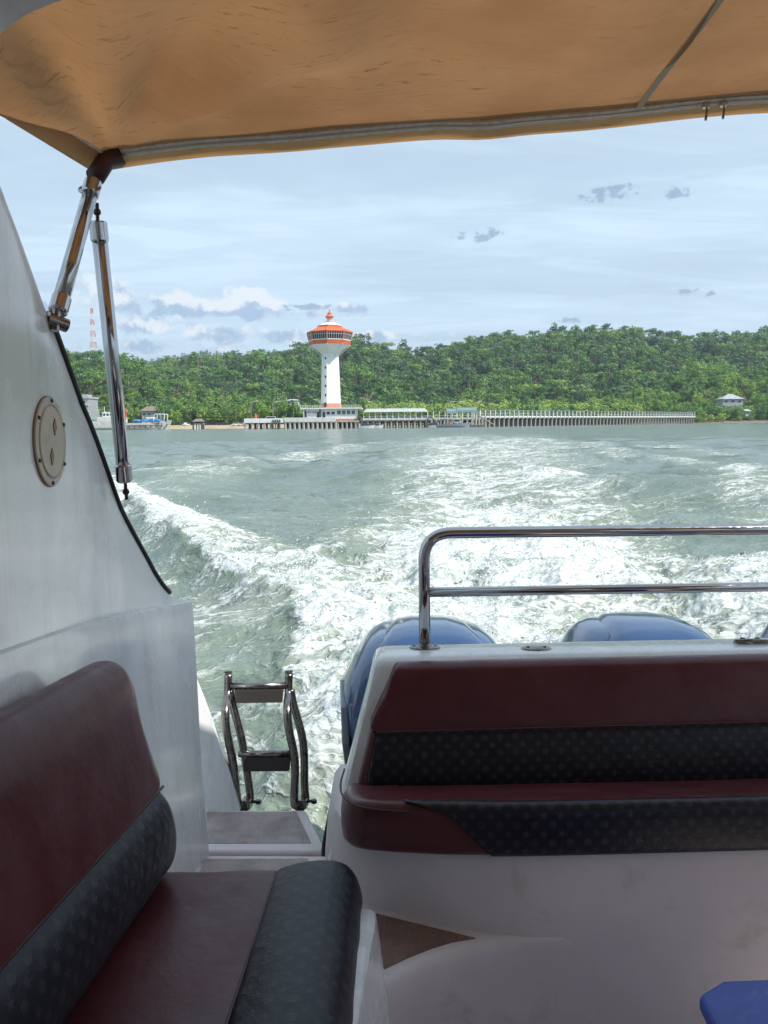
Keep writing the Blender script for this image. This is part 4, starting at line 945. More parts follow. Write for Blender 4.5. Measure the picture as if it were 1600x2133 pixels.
def build_landing():
    """floating landing with hooped teal roof beside the patrol boat"""
    Y0 = 338.0; X = lambda p: xat(p, Y0); Z = lambda q: zof(q, Y0, 960)
    t = root('floating_landing', 'landing stage with hooped teal roof behind the grey patrol boat', 'landing', (X(965), 341, 0))
    put('pontoon', G().box(X(888), X(1010), Y0, Y0 + 5, -.3, .9), mt['concrete_dark'], t, bevel=.1)
    prof = [(0, 0), (.2, 1.0), (1.0, 1.8), (2.2, 2.1), (3.4, 1.8), (4.2, 1.0), (4.4, 0)]
    for a, b, z0 in ((931, 953, Z(861)), (953.4, 993, Z(859))):
        ro = put('hooped_roof', G().loft([[(x, Y0 + y, z0 + z) for y, z in prof] + [(x, Y0 + 2.2, z0 + 1.9)] for x in (X(a), X(b))]), mt['roof_teal'], t)
        for k in range(6):
            x = X(a + (b - a) * k / 5); put('hoop', G().tube([(x, Y0 + y, z0 + z + .05) for y, z in prof], .1, 5), mt['galvanised'], ro)
    for p in (932, 942, 953, 963, 973, 983, 992): put('post', G().tube([(X(p), Y0 + .2, 0), (X(p), Y0 + .2, Z(860))], .16, 6), mt['pale_paint'], t)
    piles(t, X(985), X(1012), 5, Y0 + 1, Z(868), .5, 'concrete'); piles(t, X(890), X(930), 5, Y0 + 4, Z(872), .45, 'concrete')
    put('ramp', G().prism([(X(992), Y0 + .5, Z(861)), (X(1030), Y0 + .5, Z(884)), (X(1030), Y0 + .5, Z(886)), (X(992), Y0 + .5, Z(864))], (0, 2, 0)), mt['concrete'], t)
    put('arch', G().tube([(X(889), Y0 + .5, .6), (X(891), Y0 + .5, Z(872)), (X(896), Y0 + .5, Z(868.5)), (X(901), Y0 + .5, Z(870)), (X(906), Y0 + .5, Z(878)), (X(907), Y0 + .5, .6)], .3, 6), mt['tarp_dark'], t)
build_landing()

# lamps
def build_lamp(name_label, px, top, base, Y, dr):
    x = xat(px, Y); z0, z1 = at(px, base, Y)[2], at(px, top, Y)[2]; h = z1 - z0
    l = root('street_lamp', name_label, 'lamp', (x, Y, z0), 'lamps along the pier')
    put('pole', G().tube(fillet_path([(x, Y, z0), (x, Y, z1 - .5), (x + dr * 1.4, Y, z1 + .1)], .8, 6), .11, 7), mt['galvanised'], l, smooth=True)
    put('lamp_head', G().prism([(x + dr * 1.2, Y - .2, z1 + .0), (x + dr * 3.0, Y - .2, z1 + .35), (x + dr * 3.0, Y - .2, z1 + .55), (x + dr * 1.2, Y - .2, z1 + .28)], (0, .4, 0)), mt['pale_paint'], l, bevel=.04)
    put('base_plate', G().box(x - .25, x + .25, Y - .25, Y + .25, z0 - .1, z0 + .15), mt['concrete'], l)
for a in (('street lamp at the left end of the jetty', 524, 837, 878, 331, 1), ('street lamp behind the white van on the jetty', 569, 838, 878, 336, 1), ('street lamp left of the terminal roof', 627, 840, 878, 342, -1), ('street lamp at the tower foot, arm pointing left', 669, 834, 850, 336, -1),
          ('leftmost of three lamps above the landing stage', 934, 838, 866, 356, 1), ('middle of three lamps above the landing stage', 952.5, 838, 866, 352, 1), ('rightmost of three lamps above the landing stage', 990, 837, 866, 352, 1), ('single lamp along the long pier', 1123, 839, 860, 396, 1)):
    build_lamp(*a)

# ------------------------------------------------------------------ mast, houses
def build_mast():
    Y = 625.0; x = xat(203, Y); zt, zb = at(203, 642, Y)[2], at(203, 748, Y)[2]
    m = root('radio_mast', 'red and white lattice radio mast on the left hill', 'mast', (x, Y, zb)); n = 9
    for k in range(n):
        z0 = zb + (zt - zb) * k / n; z1 = zb + (zt - zb) * (k + 1) / n; w0 = 2.3 - 1.7 * k / n; w1 = 2.3 - 1.7 * (k + 1) / n
        g = G(); C0 = [(x + a * w0, Y + b * w0, z0) for a, b in ((-1, -1), (1, -1), (1, 1), (-1, 1))]; C1 = [(x + a * w1, Y + b * w1, z1) for a, b in ((-1, -1), (1, -1), (1, 1), (-1, 1))]
        for i in range(4):
            g.tube([C0[i], C1[i]], .12, 4); g.tube([C0[i], C1[(i + 1) % 4]], .065, 4); g.tube([C0[(i + 1) % 4], C1[i]], .065, 4); g.tube([C1[i], C1[(i + 1) % 4]], .07, 4)
        put('lattice_section', g, mt['mast_red' if (k % 2 == 0) else 'mast_white'], m)
    put('antenna', G().tube([(x, Y, zt), (x, Y, zt + 3)], .1, 5), mt['mast_white'], m)
build_mast()
def house(name, label, px0, px1, pyb, pye, pyr, Y, dep, mw, mr, hip=.25, wins=3, cat='house'):
    X = lambda p: xat(p, Y); Z = lambda q: zof(q, Y, (px0 + px1) / 2)
    h = root(name, label, cat, (X((px0 + px1) / 2), Y + dep / 2, Z(pyb)))
    put('wall', G().box(X(px0), X(px1), Y, Y + dep, Z(pyb) - 1.5, Z(pye)), mt[mw], h)
    e = .9; a, b = X(px0) - e, X(px1) + e; zr = Z(pyr); ze = Z(pye); q = (b - a) * hip
    put('roof', G().add([(a, Y - e, ze), (b, Y - e, ze), (b, Y + dep + e, ze), (a, Y + dep + e, ze), (a + q, Y + dep / 2, zr), (b - q, Y + dep / 2, zr)], [(0, 1, 5, 4), (1, 2, 5), (2, 3, 4, 5), (3, 0, 4), (0, 3, 2, 1)]), mt[mr], h)
    for k in range(wins):
        x0 = X(px0 + (px1 - px0) * (k + .25) / wins); x1 = X(px0 + (px1 - px0) * (k + .75) / wins); zz = Z(pyb) + (ze - Z(pyb)) * .35
        w = put('window', G().box(x0, x1, Y - .10, Y - .002, zz, zz + (ze - Z(pyb)) * .4), mt['pale_paint'], h); put('pane', G().box(x0 + .1, x1 - .1, Y - .14, Y - .102, zz + .1, zz + (ze - Z(pyb)) * .4 - .1), mt['dark_glass'], w)
house('house', 'brown-roofed house among trees behind the rusty ship', 296, 327, 870, 856, 846, 428, 9, 'building_grey', 'roof_brown')
house('house', 'small hip-roofed grey house among the trees on the right bank', 1504, 1546, 842, 831, 820, 556, 10, 'building_grey', 'building_grey', .42)
for i_, (px_, s_, lab_) in enumerate([(1503, 2.1, 'left of three bushy trees growing in front of the hip-roofed house'), (1526, 1.75, 'middle of three bushy trees growing in front of the hip-roofed house'), (1549, 2.2, 'right of three bushy trees growing in front of the hip-roofed house')]):
    tree('bush', i_, 'leaf_light' if i_ != 1 else 'leaf_mid', px_, 1.2, 543, s_, lab_, 'trees in front of the right bank house')
house('shed', 'small pale hut low on the right bank below the house', 1552, 1562, 864, 856, 852, 531, 5, 'tower_white', 'roof_grey', .3, 1)
house('house', 'small pale house half hidden above the jetty trees', 598, 622, 842, 834, 831, 470, 7, 'tower_white', 'roof_grey', .3, 2)
def build_block():
    Y = 415.0; X = lambda p: xat(p, Y); Z = lambda q: zof(q, Y, 175)
    h = root('apartment_building', 'grey multi-storey building partly hidden by the boat side', 'building', (X(170), Y + 6, 1.6))
    put('wall', G().box(X(120), X(186), Y, Y + 14, 1.0, Z(830)), mt['building_grey'], h); put('parapet', G().box(X(119), X(187.5), Y - .5, Y + 14.5, Z(830), Z(826)), mt['roof_grey'], h)
    put('roof_room', G().box(X(150), X(180), Y + 3, Y + 10, Z(826), Z(821)), mt['building_grey'], h)
    for q in (842, 856): put('balcony', G().box(X(121), X(187), Y - 1.0, Y - .002, Z(q + 2), Z(q)), mt['pale_paint'], h)
    for q in (834, 847, 861):
        for p in (150, 162, 173): w = put('window', G().box(X(p), X(p + 8), Y - .08, Y - .002, Z(q + 6), Z(q)), mt['pale_paint'], h); put('pane', G().box(X(p + .6), X(p + 7.4), Y - .12, Y - .082, Z(q + 5.4), Z(q + .6)), mt['dark_glass'], w)
build_block()
def build_pavilion():
    Y = 352.0; X = lambda p: xat(p, Y); Z = lambda q: zof(q, Y, 412)
    h = root('stilt_pavilion', 'small dark-roofed pavilion on stilts at the water edge', 'pavilion', (X(412), Y + 2, 0))
    put('roof', G().add([(X(400), Y - .5, Z(878)), (X(423), Y - .5, Z(878)), (X(423), Y + 5, Z(878)), (X(400), Y + 5, Z(878)), (X(406), Y + 2.2, Z(872)), (X(418), Y + 2.2, Z(872))], [(0, 1, 5, 4), (1, 2, 5), (2, 3, 4, 5), (3, 0, 4), (0, 3, 2, 1)]), mt['roof_brown'], h)
    put('deck', G().box(X(401), X(422), Y, Y + 4.5, Z(884), Z(882)), mt['concrete'], h)
    for p in (402, 421): put('post', G().box(X(p) - .35, X(p) + .35, Y, Y + .5, -.8, Z(878.2)), mt['concrete_dark'], h)
    for p in (406.5, 411.5, 416.5): put('post', G().box(X(p) - .28, X(p) + .28, Y + .1, Y + .5, -.8, Z(884)), mt['tower_white'], h)
    put('back_screen', G().box(X(402), X(421), Y + 4, Y + 4.4, -.8, Z(878.5)), mt['concrete_dark'], h)
build_pavilion()

# ------------------------------------------------------------------ vehicles
def build_car(kind, m):
    """side-on vehicle, nose to -x, base at 0"""
    if kind == 'van': L, W, bp, cp = 5.2, 1.9, [(-2.6, .35), (-2.62, .95), (-2.2, 1.1), (2.5, 1.15), (2.6, .9), (2.58, .35)], [(-2.2, 1.08), (-1.55, 2.05), (-1.2, 2.15), (2.3, 2.15), (2.5, 1.13)]
    elif kind == 'pickup': L, W, bp, cp = 5.0, 1.8, [(-2.5, .4), (-2.5, .95), (-1.2, 1.08), (2.45, 1.1), (2.5, .45)], [(-1.3, 1.05), (-.7, 1.7), (.7, 1.72), (.9, 1.08)]
    else: L, W, bp, cp = 4.4, 1.75, [(-2.2, .3), (-2.22, .75), (-1.2, .92), (2.1, .95), (2.2, .7), (2.18, .3)], [(-1.1, .90), (-.4, 1.42), (1.1, 1.44), (1.9, .93)]
    r = root('x', 'x', 'x', (0, 0, 0)); w = W / 2
    b = put('body', G().prism([(x, -w, z) for x, z in bp], (0, W, 0)), mt[m], r, bevel=.06)
    put('cabin', G().prism([(x, -w + .1, z) for x, z in cp], (0, W - .2, 0)), mt[m], b, bevel=.05)
    q = [(x * .93 + .02, -w + .07, 1.08 + (z - 1.08) * .80 + .06 if kind != 'car' else .93 + (z - .93) * .78 + .05) for x, z in cp]
    put('side_glass', G().prism(q, (0, .028, 0)), mt['dark_glass'], b)
    for x in (-L * .31, L * .30):
        for s_ in (-1, 1):
            k = put('wheel', G().tube([(x, s_ * w * 1.0, .33), (x, s_ * (w - .22), .33)], .33, 12), mt['tyre'], r); put('rim', G().tube([(x, s_ * (w + .012), .33), (x, s_ * (w - .05), .33)], .19, 10), mt['galvanised'], k)
    for s_ in (-1, 1): put('headlight', G().box(-L / 2 - .04, -L / 2 + .08, s_ * .6 - .15, s_ * .6 + .15, .68, .82), mt['mast_white'], r)
    return r
def place_car(o, name, label, cat, loc, rz, group): 
    o.name = name; o['label'] = label; o['category'] = cat; o['group'] = group; o.location = loc; o.rotation_euler.z = rz
v = build_car('van', 'car_white'); zj = at(566, 877.9, 333)[2]
place_car(v, 'parked_van', 'white van parked on the jetty beside a lamp', 'van', (xat(563, 334), 334, zj), 0, 'vehicles at the shore')
v2 = build_car('car', 'car_white'); place_car(v2, 'parked_car', 'white car parked on the jetty nearest the terminal', 'car', (xat(605, 335), 335, zj + .15), 0, 'vehicles at the shore')
v3 = build_car('car', 'car_silver'); place_car(v3, 'parked_car', 'grey car parked on the jetty just right of the white van', 'car', (xat(580, 337), 337, zj), .3, 'vehicles at the shore')
pk = build_car('pickup', 'car_white'); place_car(pk, 'parked_pickup', 'white pickup parked on the beach left of the stilt pavilion', 'pickup', (xat(388, 400), 400, 1.45), R_(75), 'vehicles at the shore')
dk = build_car('car', 'car_dark')
spots = [(432, 401, .1, 'dark car on the beach nearest the stilt pavilion'), (446, 402, -.05, 'second dark car on the beach right of the stilt pavilion'), (457, 401, .05, 'third dark car on the beach right of the stilt pavilion'), (470, 402, .0, 'dark car on the beach nearest the jetty')]
for i, (p, Y, rz, lab) in enumerate(spots):
    o = dk if i == 0 else dup(dk); place_car(o, 'parked_car', lab, 'car', (xat(p, Y), Y, 1.5), rz, 'vehicles at the shore')
for p, Y, rz, lab in ((491, 398, .3, 'white car on the beach touching the jetty end'), (503, 399, -.2, 'white car half hidden behind the jetty end')):
    o = dup(v2); place_car(o, 'parked_car', lab, 'car', (xat(p, Y), Y, 1.45), rz, 'vehicles at the shore')
def build_parasol():
    Y = 333; x = xat(533, Y); z = zj
    o = root('parasol', 'folded orange parasol standing on the jetty', 'parasol', (x, Y, z))
    put('folded_cloth', G().lathe((x, Y, z), [(.25, .8), (.75, 1.0), (.6, 1.8), (.38, 2.7), (.1, 3.4)], 9), mt['orange_paint'], o); put('pole', G().tube([(x, Y, z), (x, Y, z + 3.6)], .06, 6), mt['galvanised'], o); put('foot', G().lathe((x, Y, z), [(.4, 0), (.4, .12), (.1, .2)], 10), mt['concrete'], o)
build_parasol()

# ------------------------------------------------------------------ ships
def hull_mesh(x0, x1, Y, beam, zd0, zd1, rake0=0.0, rake1=0.0, n=12, flare=.75):
    """x0 stern, x1 bow (either direction)"""
    rings = []
    for i in range(n + 1):
        t = i / n; x = x0 + (x1 - x0) * t; b = beam / 2 * (1 - max(0, (t - .62) / .38) ** 2.2 * .96) * (1 - max(0, (.1 - t) / .1) * .12); zd = zd0 + (zd1 - zd0) * t ** 1.8
        dx = (x1 - x0) / abs(x1 - x0); sh = dx * (rake1 * max(0, (t - .5) / .5) - rake0 * max(0, (.3 - t) / .3))
        rings.append([(x + sh, Y - b, zd), (x + sh * .3, Y - b * (flare + .1), zd * .35), (x, Y - b * flare * .8, -.7), (x, Y + b * flare * .8, -.7), (x + sh * .3, Y + b * (flare + .1), zd * .35), (x + sh, Y + b, zd)])
    return G().loft(rings)
def build_ship():
    Y = 350.0; X = lambda p: xat(p, Y); Z = lambda q: zof(q, Y, 300)
    s_ = root('landing_ship', 'rust-streaked white landing ship with blue tarpaulin near the beach', 'ship', (X(270), Y, 0))
    put('hull', hull_mesh(X(185), X(351), Y, 8, Z(881), Z(880.5), .0, 1.2, 16, .9), mt['ship_white'], s_, autos=30)
    put('bulwark', G().box(X(300), X(349), Y - 3.2, Y - 3.0, Z(881), Z(877.5)).box(X(190), X(258), Y - 3.9, Y - 3.6, Z(881.2), Z(876.5)), mt['ship_white'], s_)
    put('rub_rail', G().box(X(248), X(345), Y - 4.25, Y - 3.9, Z(887), Z(885.6)), mt['ship_rust'], s_)
    for p in range(252, 345, 11): put('frame_stain', G().box(X(p), X(p) + .42, Y - 4.12, Y - 3.8, Z(891), Z(885.6)), mt['ship_rust'], s_)
    put('tarpaulin', G().loft([[(X(p), Y - 2.9, Z(879.5)), (X(p), Y - 3.6, Z(876.5) + .3 * math.sin(p)), (X(p), Y - 1.5, Z(874.6) + .4 * math.sin(p * 1.7)), (X(p), Y + 1.5, Z(874.6)), (X(p), Y + 3, Z(878))] for p in np.linspace(281, 338, 14)]), mt['tarp_blue'], s_, autos=40)
    put('deckhouse', G().box(X(206), X(262), Y - 2.5, Y + 2.5, Z(880), Z(868)), mt['pale_paint'], s_, bevel=.1)
    put('bridge', G().box(X(217), X(258), Y - 2, Y + 2, Z(868), Z(858)), mt['tower_white'], s_, bevel=.1)
    for p in (219, 226, 233, 240, 247): put('window', G().box(X(p), X(p + 4.5), Y - 2.06, Y - 2.002, Z(865.5), Z(861)), mt['dark_glass'], s_)
    put('funnel', G().loft([[(X(256) + a, Y + b, z + c * 0) for a, b, c in ((-1.4, -1, 0), (1.4, -1, 0), (1.4, 1, 0), (-1.4, 1, 0))] for z in (Z(868), Z(859))]), mt['orange_paint'], s_)
    put('life_raft', G().box(X(259), X(269), Y - 2.2, Y - .4, Z(861), Z(853)), mt['orange_paint'], s_, bevel=.5)
    put('davit', G().tube([(X(266), Y - 2, Z(874)), (X(268), Y - 2, Z(856)), (X(260), Y - 2, Z(850))], .18, 6), mt['orange_paint'], s_)
    put('bow_gantry', G().tube(fillet_path([(X(323), Y - 2.6, Z(878)), (X(325), Y - 2.6, Z(863)), (X(347), Y - 2.6, Z(863)), (X(345), Y - 2.6, Z(876))], .8, 4), .22, 6).tube(fillet_path([(X(323), Y + 2.6, Z(878)), (X(325), Y + 2.6, Z(863)), (X(347), Y + 2.6, Z(863)), (X(345), Y + 2.6, Z(876))], .8, 4), .22, 6), mt['mast_white'], s_)
    put('bow_ramp', G().prism([(X(350), Y - 3, Z(881)), (X(354), Y - 3, Z(875)), (X(355.5), Y - 3, Z(875)), (X(352), Y - 3, Z(884))], (0, 6, 0)), mt['ship_white'], s_)
    for p, q in ((207, 852), (219, 846), (252, 850)): put('mast', G().tube([(X(p), Y, Z(872)), (X(p), Y, Z(q))], .13, 6), mt['mast_white'], s_)
    put('canopy_deck', G().box(X(305), X(322), Y - 1, Y + 2, Z(874), Z(869)), mt['pale_paint'], s_, bevel=.3)
    put('crates', G().box(X(190), X(200), Y - 2, Y + 1, Z(881), Z(873)), mt['green_paint'], s_, bevel=.1)
build_ship()
def build_patrol():
    Y = 326.0; X = lambda p: xat(p, Y); Z = lambda q: zof(q, Y, 940)
    s_ = root('patrol_boat', 'grey patrol boat moored in front of the landing stage', 'boat', (X(942), Y, 0))
    put('hull', hull_mesh(X(909), X(976), Y, 3.6, Z(884.5), Z(879.8), .0, 1.3, 14), mt['ship_grey'], s_, autos=30)
    put('boot_stripe', G().box(X(910), X(968), Y - 1.62, Y - 1.45, Z(889.5), Z(888.3)), mt['tarp_dark'], s_)
    put('wheelhouse', G().loft([[(X(944), Y - 1.3, z), (X(962 - k), Y - 1.3, z), (X(962 - k), Y + 1.3, z), (X(944 + k * .3), Y + 1.3, z)] for z, k in ((Z(881.5), 0), (Z(875.5), 3), (Z(872.5), 5))]), mt['ship_grey'], s_, bevel=.08)
    put('windscreen', G().box(X(946), X(956.5), Y - 1.36, Y - 1.302, Z(877.6), Z(874.4)), mt['dark_glass'], s_)
    put('canopy', G().box(X(917), X(943), Y - 1.4, Y + 1.4, Z(874.6), Z(873.4)), mt['tarp_dark'], s_, bevel=.1)
    for p in (918, 926, 934, 942): put('post', G().tube([(X(p), Y - 1.3, Z(883)), (X(p), Y - 1.3, Z(874.4))], .08, 5), mt['pale_paint'], s_)
    put('flag', G().prism([(X(937), Y - 1.5, Z(880)), (X(941.5), Y - 1.6, Z(879)), (X(941), Y - 1.5, Z(875)), (X(938), Y - 1.6, Z(876.5))], (0, .05, 0)), mt['orange_paint'], s_)
    put('mast', G().tube([(X(951), Y, Z(872.6)), (X(952), Y, Z(862))], .1, 5), mt['mast_white'], s_); put('radar', G().box(X(946), X(952), Y - .5, Y + .5, Z(867), Z(865.5)), mt['tower_white'], s_, bevel=.1)
build_patrol()
def build_small(px0, px1, Y, label, cov):
    X = lambda p: xat(p, Y); Z = lambda q: zof(q, Y, 775)
    s_ = root('small_boat', label, 'boat', (X((px0 + px1) / 2), Y, 0), 'small boats moored under the covered pier')
    put('hull', hull_mesh(X(px0), X(px1), Y, 2.2, Z(887.6), Z(885.2), 0, .7, 10), mt['tower_white'], s_, autos=30)
    a = px0 + (px1 - px0) * .15; b = px0 + (px1 - px0) * .62
    put('cover', G().loft([[(X(p), Y - 1.0, Z(886.6)), (X(p), Y - .9, Z(881.5 + .4 * abs(k - 2))), (X(p), Y + .9, Z(881.5 + .4 * abs(k - 2))), (X(p), Y + 1.0, Z(886.6))] for k, p in enumerate(np.linspace(a, b, 5))]), mt[cov], s_)
    put('windscreen', G().prism([(X(b), Y - .7, Z(887)), (X(b + (px1 - px0) * .14), Y - .7, Z(886.4)), (X(b), Y - .7, Z(882.5))], (0, 1.4, 0)), mt['dark_glass'], s_)
build_small(746, 778, 329, 'left of two white speedboats moored under the covered pier', 'tarp_dark'); build_small(768, 796, 333, 'right of two white speedboats moored under the covered pier', 'tarp_dark'); build_small(893, 917, 331, 'dark-covered white boat moored left of the grey patrol boat', 'tarp_dark')

#@@BOAT
# ------------------------------------------------------------------ the speedboat (boat frame: right, aft, up from the eye)
def wx(by, off=0.0): return -0.76 + 0.1 * (by - 1.8) + off
def fx(by, off=0.0): return float(np.interp(by, [0.15, 1.0, 1.5, 1.72, 1.95, 2.2, 2.4, 2.56, 2.7], [-.60, -.675, -.725, -.745, -.758, -.745, -.712, -.672, -.64])) + off
boat = root('speedboat', 'white fibreglass speedboat seen from its cockpit looking astern', 'boat', BW((0.95, 1.6, -1.45)).ravel().tolist())
def bput(name, g, m, parent, **k): g.boat(); return put(name, g, mt[m], parent, **k)

def build_hull():
    # upper fairing: a plate with the photographed curved aft edge, leaning with the wall
    edge = [(1.10, .93), (1.25, .80), (1.385, .697), (1.467, .625), (1.61, .522), (1.777, .389), (1.992, .2), (2.189, -.026), (2.347, -.183), (2.463, -.293), (2.568, -.346)]
    edge = [(p.x, p.y) for p in smooth_path([(a, b, 0) for a, b in edge], 5)]
    NU = 26; rows = []
    for (by, bz) in edge:
        pass
    # grid: v runs along the aft edge (top to bottom), u from the aft edge forward to by = 0.2
    g = G(); V = []; nV = len(edge); 
    zl = lambda y: -0.294 - 0.055 * (y - 1.525)
    for side in (0, 1):
        for (ey, ez) in edge:
            for k in range(NU):
                t = k / (NU - 1); y = ey + (0.15 - ey) * t
                z = ez + (max(ez, zl(y)) - ez) * 0 + (t * 0.0)
                if ez < zl(y): z = zl(y)
                roll = 0.010 * math.exp(-(k * 0.8))             # the edge rolls outboard
                hol = 0.02 * math.sin(min(1, max(0, (ez + .35) / 1.3)) * math.pi) + 0.05 * max(0, -ez - .12) * 1.0 * 0
                x = fx(y) - roll
                V.append((x - (0.09 if side else 0), y - (0.004 if side else 0), z))
    Fc = []
    n = nV * NU
    for i in range(nV - 1):
        for k in range(NU - 1):
            a = i * NU + k; Fc.append((a, a + 1, a + 1 + NU, a + NU)); b = a + n; Fc.append((b, b + NU, b + 1 + NU, b + 1))
        a = i * NU; Fc.append((a, a + NU, a + NU + n, a + n))
    g.add(V, Fc)
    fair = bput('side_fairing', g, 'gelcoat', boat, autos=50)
    # trim along that edge: rubber seal, polished track
    tr = [(fx(y, -.012), y + .010, z + .004) for y, z in edge if z < .42 and y < 2.50]
    g = G().tube(tr, 0.010, 8); s_ = bput('edge_seal', g, 'rubber', boat, smooth=True)
    g = G().tube([(a - .003, b + .013, c + .004) for a, b, c in tr[:-2]], 0.0065, 8); bput('edge_track', g, 'steel', boat, smooth=True)
    # lower side wall, standing a little proud, with the ledge on top
    ys = np.linspace(0.15, 2.585, 22); rings = []
    def wx(by, off=0.0): return max(-0.76 + 0.1 * (by - 1.8), fx(by) - .004) + off
    for y in ys:
        zt = zl(y) + 0.012; dx = 0.022
        rings.append([(wx(y, -.10), y, zt), (wx(y, dx - .02), y, zt - .002), (wx(y, dx - .004), y, zt - .006), (wx(y, dx), y, zt - .022), (wx(y, dx + .004), y, zt - .10),
                      (wx(y, dx + .012), y, -.62), (wx(y, dx + .022), y, -.90), (wx(y, dx + .045), y, -1.21), (wx(y, dx + .05), y, -1.46), (wx(y, -.14), y, -1.46)])
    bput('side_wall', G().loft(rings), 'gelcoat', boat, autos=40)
    # quarter fin, curving in towards the swim step
    top = smooth_path([(-.752, 2.95, -.665), (-.716, 2.952, -.755), (-.68, 2.955, -.857), (-.64, 2.955, -.965), (-.605, 2.952, -1.062), (-.566, 2.945, -1.205)], 5)
    rr = []
    for p in top:
        t = (p.x + .752) / .186
        rr.append([(p.x, p.y, p.z), (p.x - .03, p.y - .012, p.z - .0), (-.80, 2.90 - .02 * t, p.z), (-.80, 2.98, p.z), (p.x - .004, p.y + .05, p.z)])
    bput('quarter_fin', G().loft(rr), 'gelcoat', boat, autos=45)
    # swim step and inner step
    plan = [(-.74, 2.94), (-.31, 2.935), (-.205, 2.585), (-.70, 2.60)]
    bput('swim_step', G().prism([(x, y, -1.2) for x, y in plan], (0, 0, -.10)), 'gelcoat_worn', boat, bevel=.012, bseg=3)
    pad = [(-.69, 2.915), (-.345, 2.912), (-.262, 2.645), (-.625, 2.65)]
    bput('step_pad', G().prism([(x, y, -1.197) for x, y in pad], (0, 0, -.006)), 'nonskid_worn', boat, bevel=.002)
    plan = [(-.71, 2.596), (-.20, 2.583), (-.12, 2.15), (-.66, 2.15)]
    bput('inner_step', G().prism([(x, y, -1.212) for x, y in plan], (0, 0, -.25)), 'gelcoat_worn', boat, bevel=.012, bseg=3)
    pad = [(-.613, 2.56), (-.265, 2.555), (-.23, 2.25), (-.60, 2.25)]
    bput('step_pad', G().prism([(x, y, -1.209) for x, y in pad], (0, 0, -.006)), 'nonskid_worn', boat, bevel=.002)
    # transom and the shell of the stern bench
    def yf(z): return 2.44 - 0.30 * (-.52 - z)          # reclined front
    def xl(z): return float(np.interp(-z, [.50, .6, .75, .9, 1.05, 1.2, 1.42], [-.030, -.052, -.092, -.130, -.168, -.205, -.25]))
    rings = []
    for z, ins in [(-1.40, 0), (-1.2, 0), (-1.05, 0), (-.9, 0), (-.75, 0), (-.62, 0), (-.545, 0), (-.525, .004), (-.515, .014), (-.511, .03)]:
        f_, a_ = yf(z) + ins, 2.665 - ins; X0 = xl(z) + ins; X1 = 2.16 - ins; r = .022
        rings.append([(X0 + r, f_, z), (X0 + .006, f_ + .006, z), (X0, f_ + r, z), (X0, a_ - r, z), (X0 + r, a_, z), (X1, a_ + .13, z), (X1, f_ + .13, z)])
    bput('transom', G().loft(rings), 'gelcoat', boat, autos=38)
    # bench base under the stern seat: curves away towards the gangway
    up = [(-.175, 2.60), (-.168, 2.42), (-.150, 2.28), (-.105, 2.16), (-.03, 2.085), (.07, 2.035), (.19, 2.005), (.33, 1.992), (.6, 2.005), (1.2, 2.04), (2.16, 2.10)]
    lo = [(-.205, 2.60), (-.198, 2.44), (-.180, 2.32), (-.130, 2.19), (-.06, 2.11), (.04, 2.045), (.15, 1.985), (.30, 1.942), (.45, 1.932), (1.2, 1.967), (2.16, 2.022)]
    def ring(pl, z): 
        q = smooth_path([(a, b, z) for a, b in pl], 4); return [tuple(p) for p in q] + [(2.16, 2.60, z)]
    def lerp(t): return [(a[0] + (b[0] - a[0]) * t, a[1] + (b[1] - a[1]) * t) for a, b in zip(up, lo)]
    inn = [(a + .02, b + .02) for a, b in up]
    bput('bench_base', G().loft([ring(lo, -1.46), ring(lo, -1.14), ring(lerp(.75), -1.06), ring(lerp(.3), -.98), ring(up, -.935), ring(inn, -.915)]), 'gelcoat_worn', boat, autos=40)
    # lower riser with the small triangular tread in the corner
    fr = [(-.14, 1.62), (-.07, 1.69), (0.0, 1.752), (.05, 1.80), (.11, 1.842), (.20, 1.885), (.28, 1.908), (.36, 1.922), (.46, 1.931), (.56, 1.945), (.7, 2.0), (1.2, 2.04), (2.16, 2.10)]
    def rring(z, ins):
        q = smooth_path([(a, b + ins * (1 if a < .35 else .3), z) for a, b in fr], 4); return [tuple(p) for p in q] + [(2.16, 2.55, z), (.5, 2.4, z), (-.03, 2.15, z), (-.12, 2.0, z)]
    bput('corner_step', G().loft([rring(-1.46, -.02), rring(-1.19, -.006), rring(-1.150, 0), rring(-1.132, .008), rring(-1.124, .022), rring(-1.1225, .035)]), 'gelcoat_worn', boat, autos=50)
    tri = [(-.06, 2.06), (-.02, 2.042), (.10, 1.985), (.222, 1.928), (.16, 1.912), (.108, 1.886), (.05, 1.85), (-.009, 1.805), (-.06, 1.76)]
    bput('step_pad', G().prism([(x, y, -1.1195) for x, y in tri], (0, 0, -.006)), 'nonskid', boat)
    # port bench base
    rings = []
    for y, e in ((.15, 0), (.8, 0), (1.4, 0), (1.66, 0), (1.715, .004), (1.735, .014), (1.742, .03)):
        x1 = -.018 - .085 * (1.74 - y) - e
        rings.append([(-.80, y, -1.46), (-.80, y, -.935 - e), (x1 - .055, y, -.935 - e), (x1 - .045, y, -.925 - e), (x1 - .014, y, -.925 - e), (x1 - .003, y, -.934 - e), (x1, y, -.95 - e), (x1 + .022, y, -1.12), (x1 + .035, y, -1.46)])
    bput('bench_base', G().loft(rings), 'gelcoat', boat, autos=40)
    # cockpit sole, starboard wall (mirror, mostly out of view), outer hull
    bput('cockpit_sole', G().prism([(-.85, -1.2, -1.44), (2.75, -1.2, -1.44), (2.6, 2.6, -1.44), (-.7, 2.6, -1.44)], (0, 0, -.03)), 'floor_grey', boat)
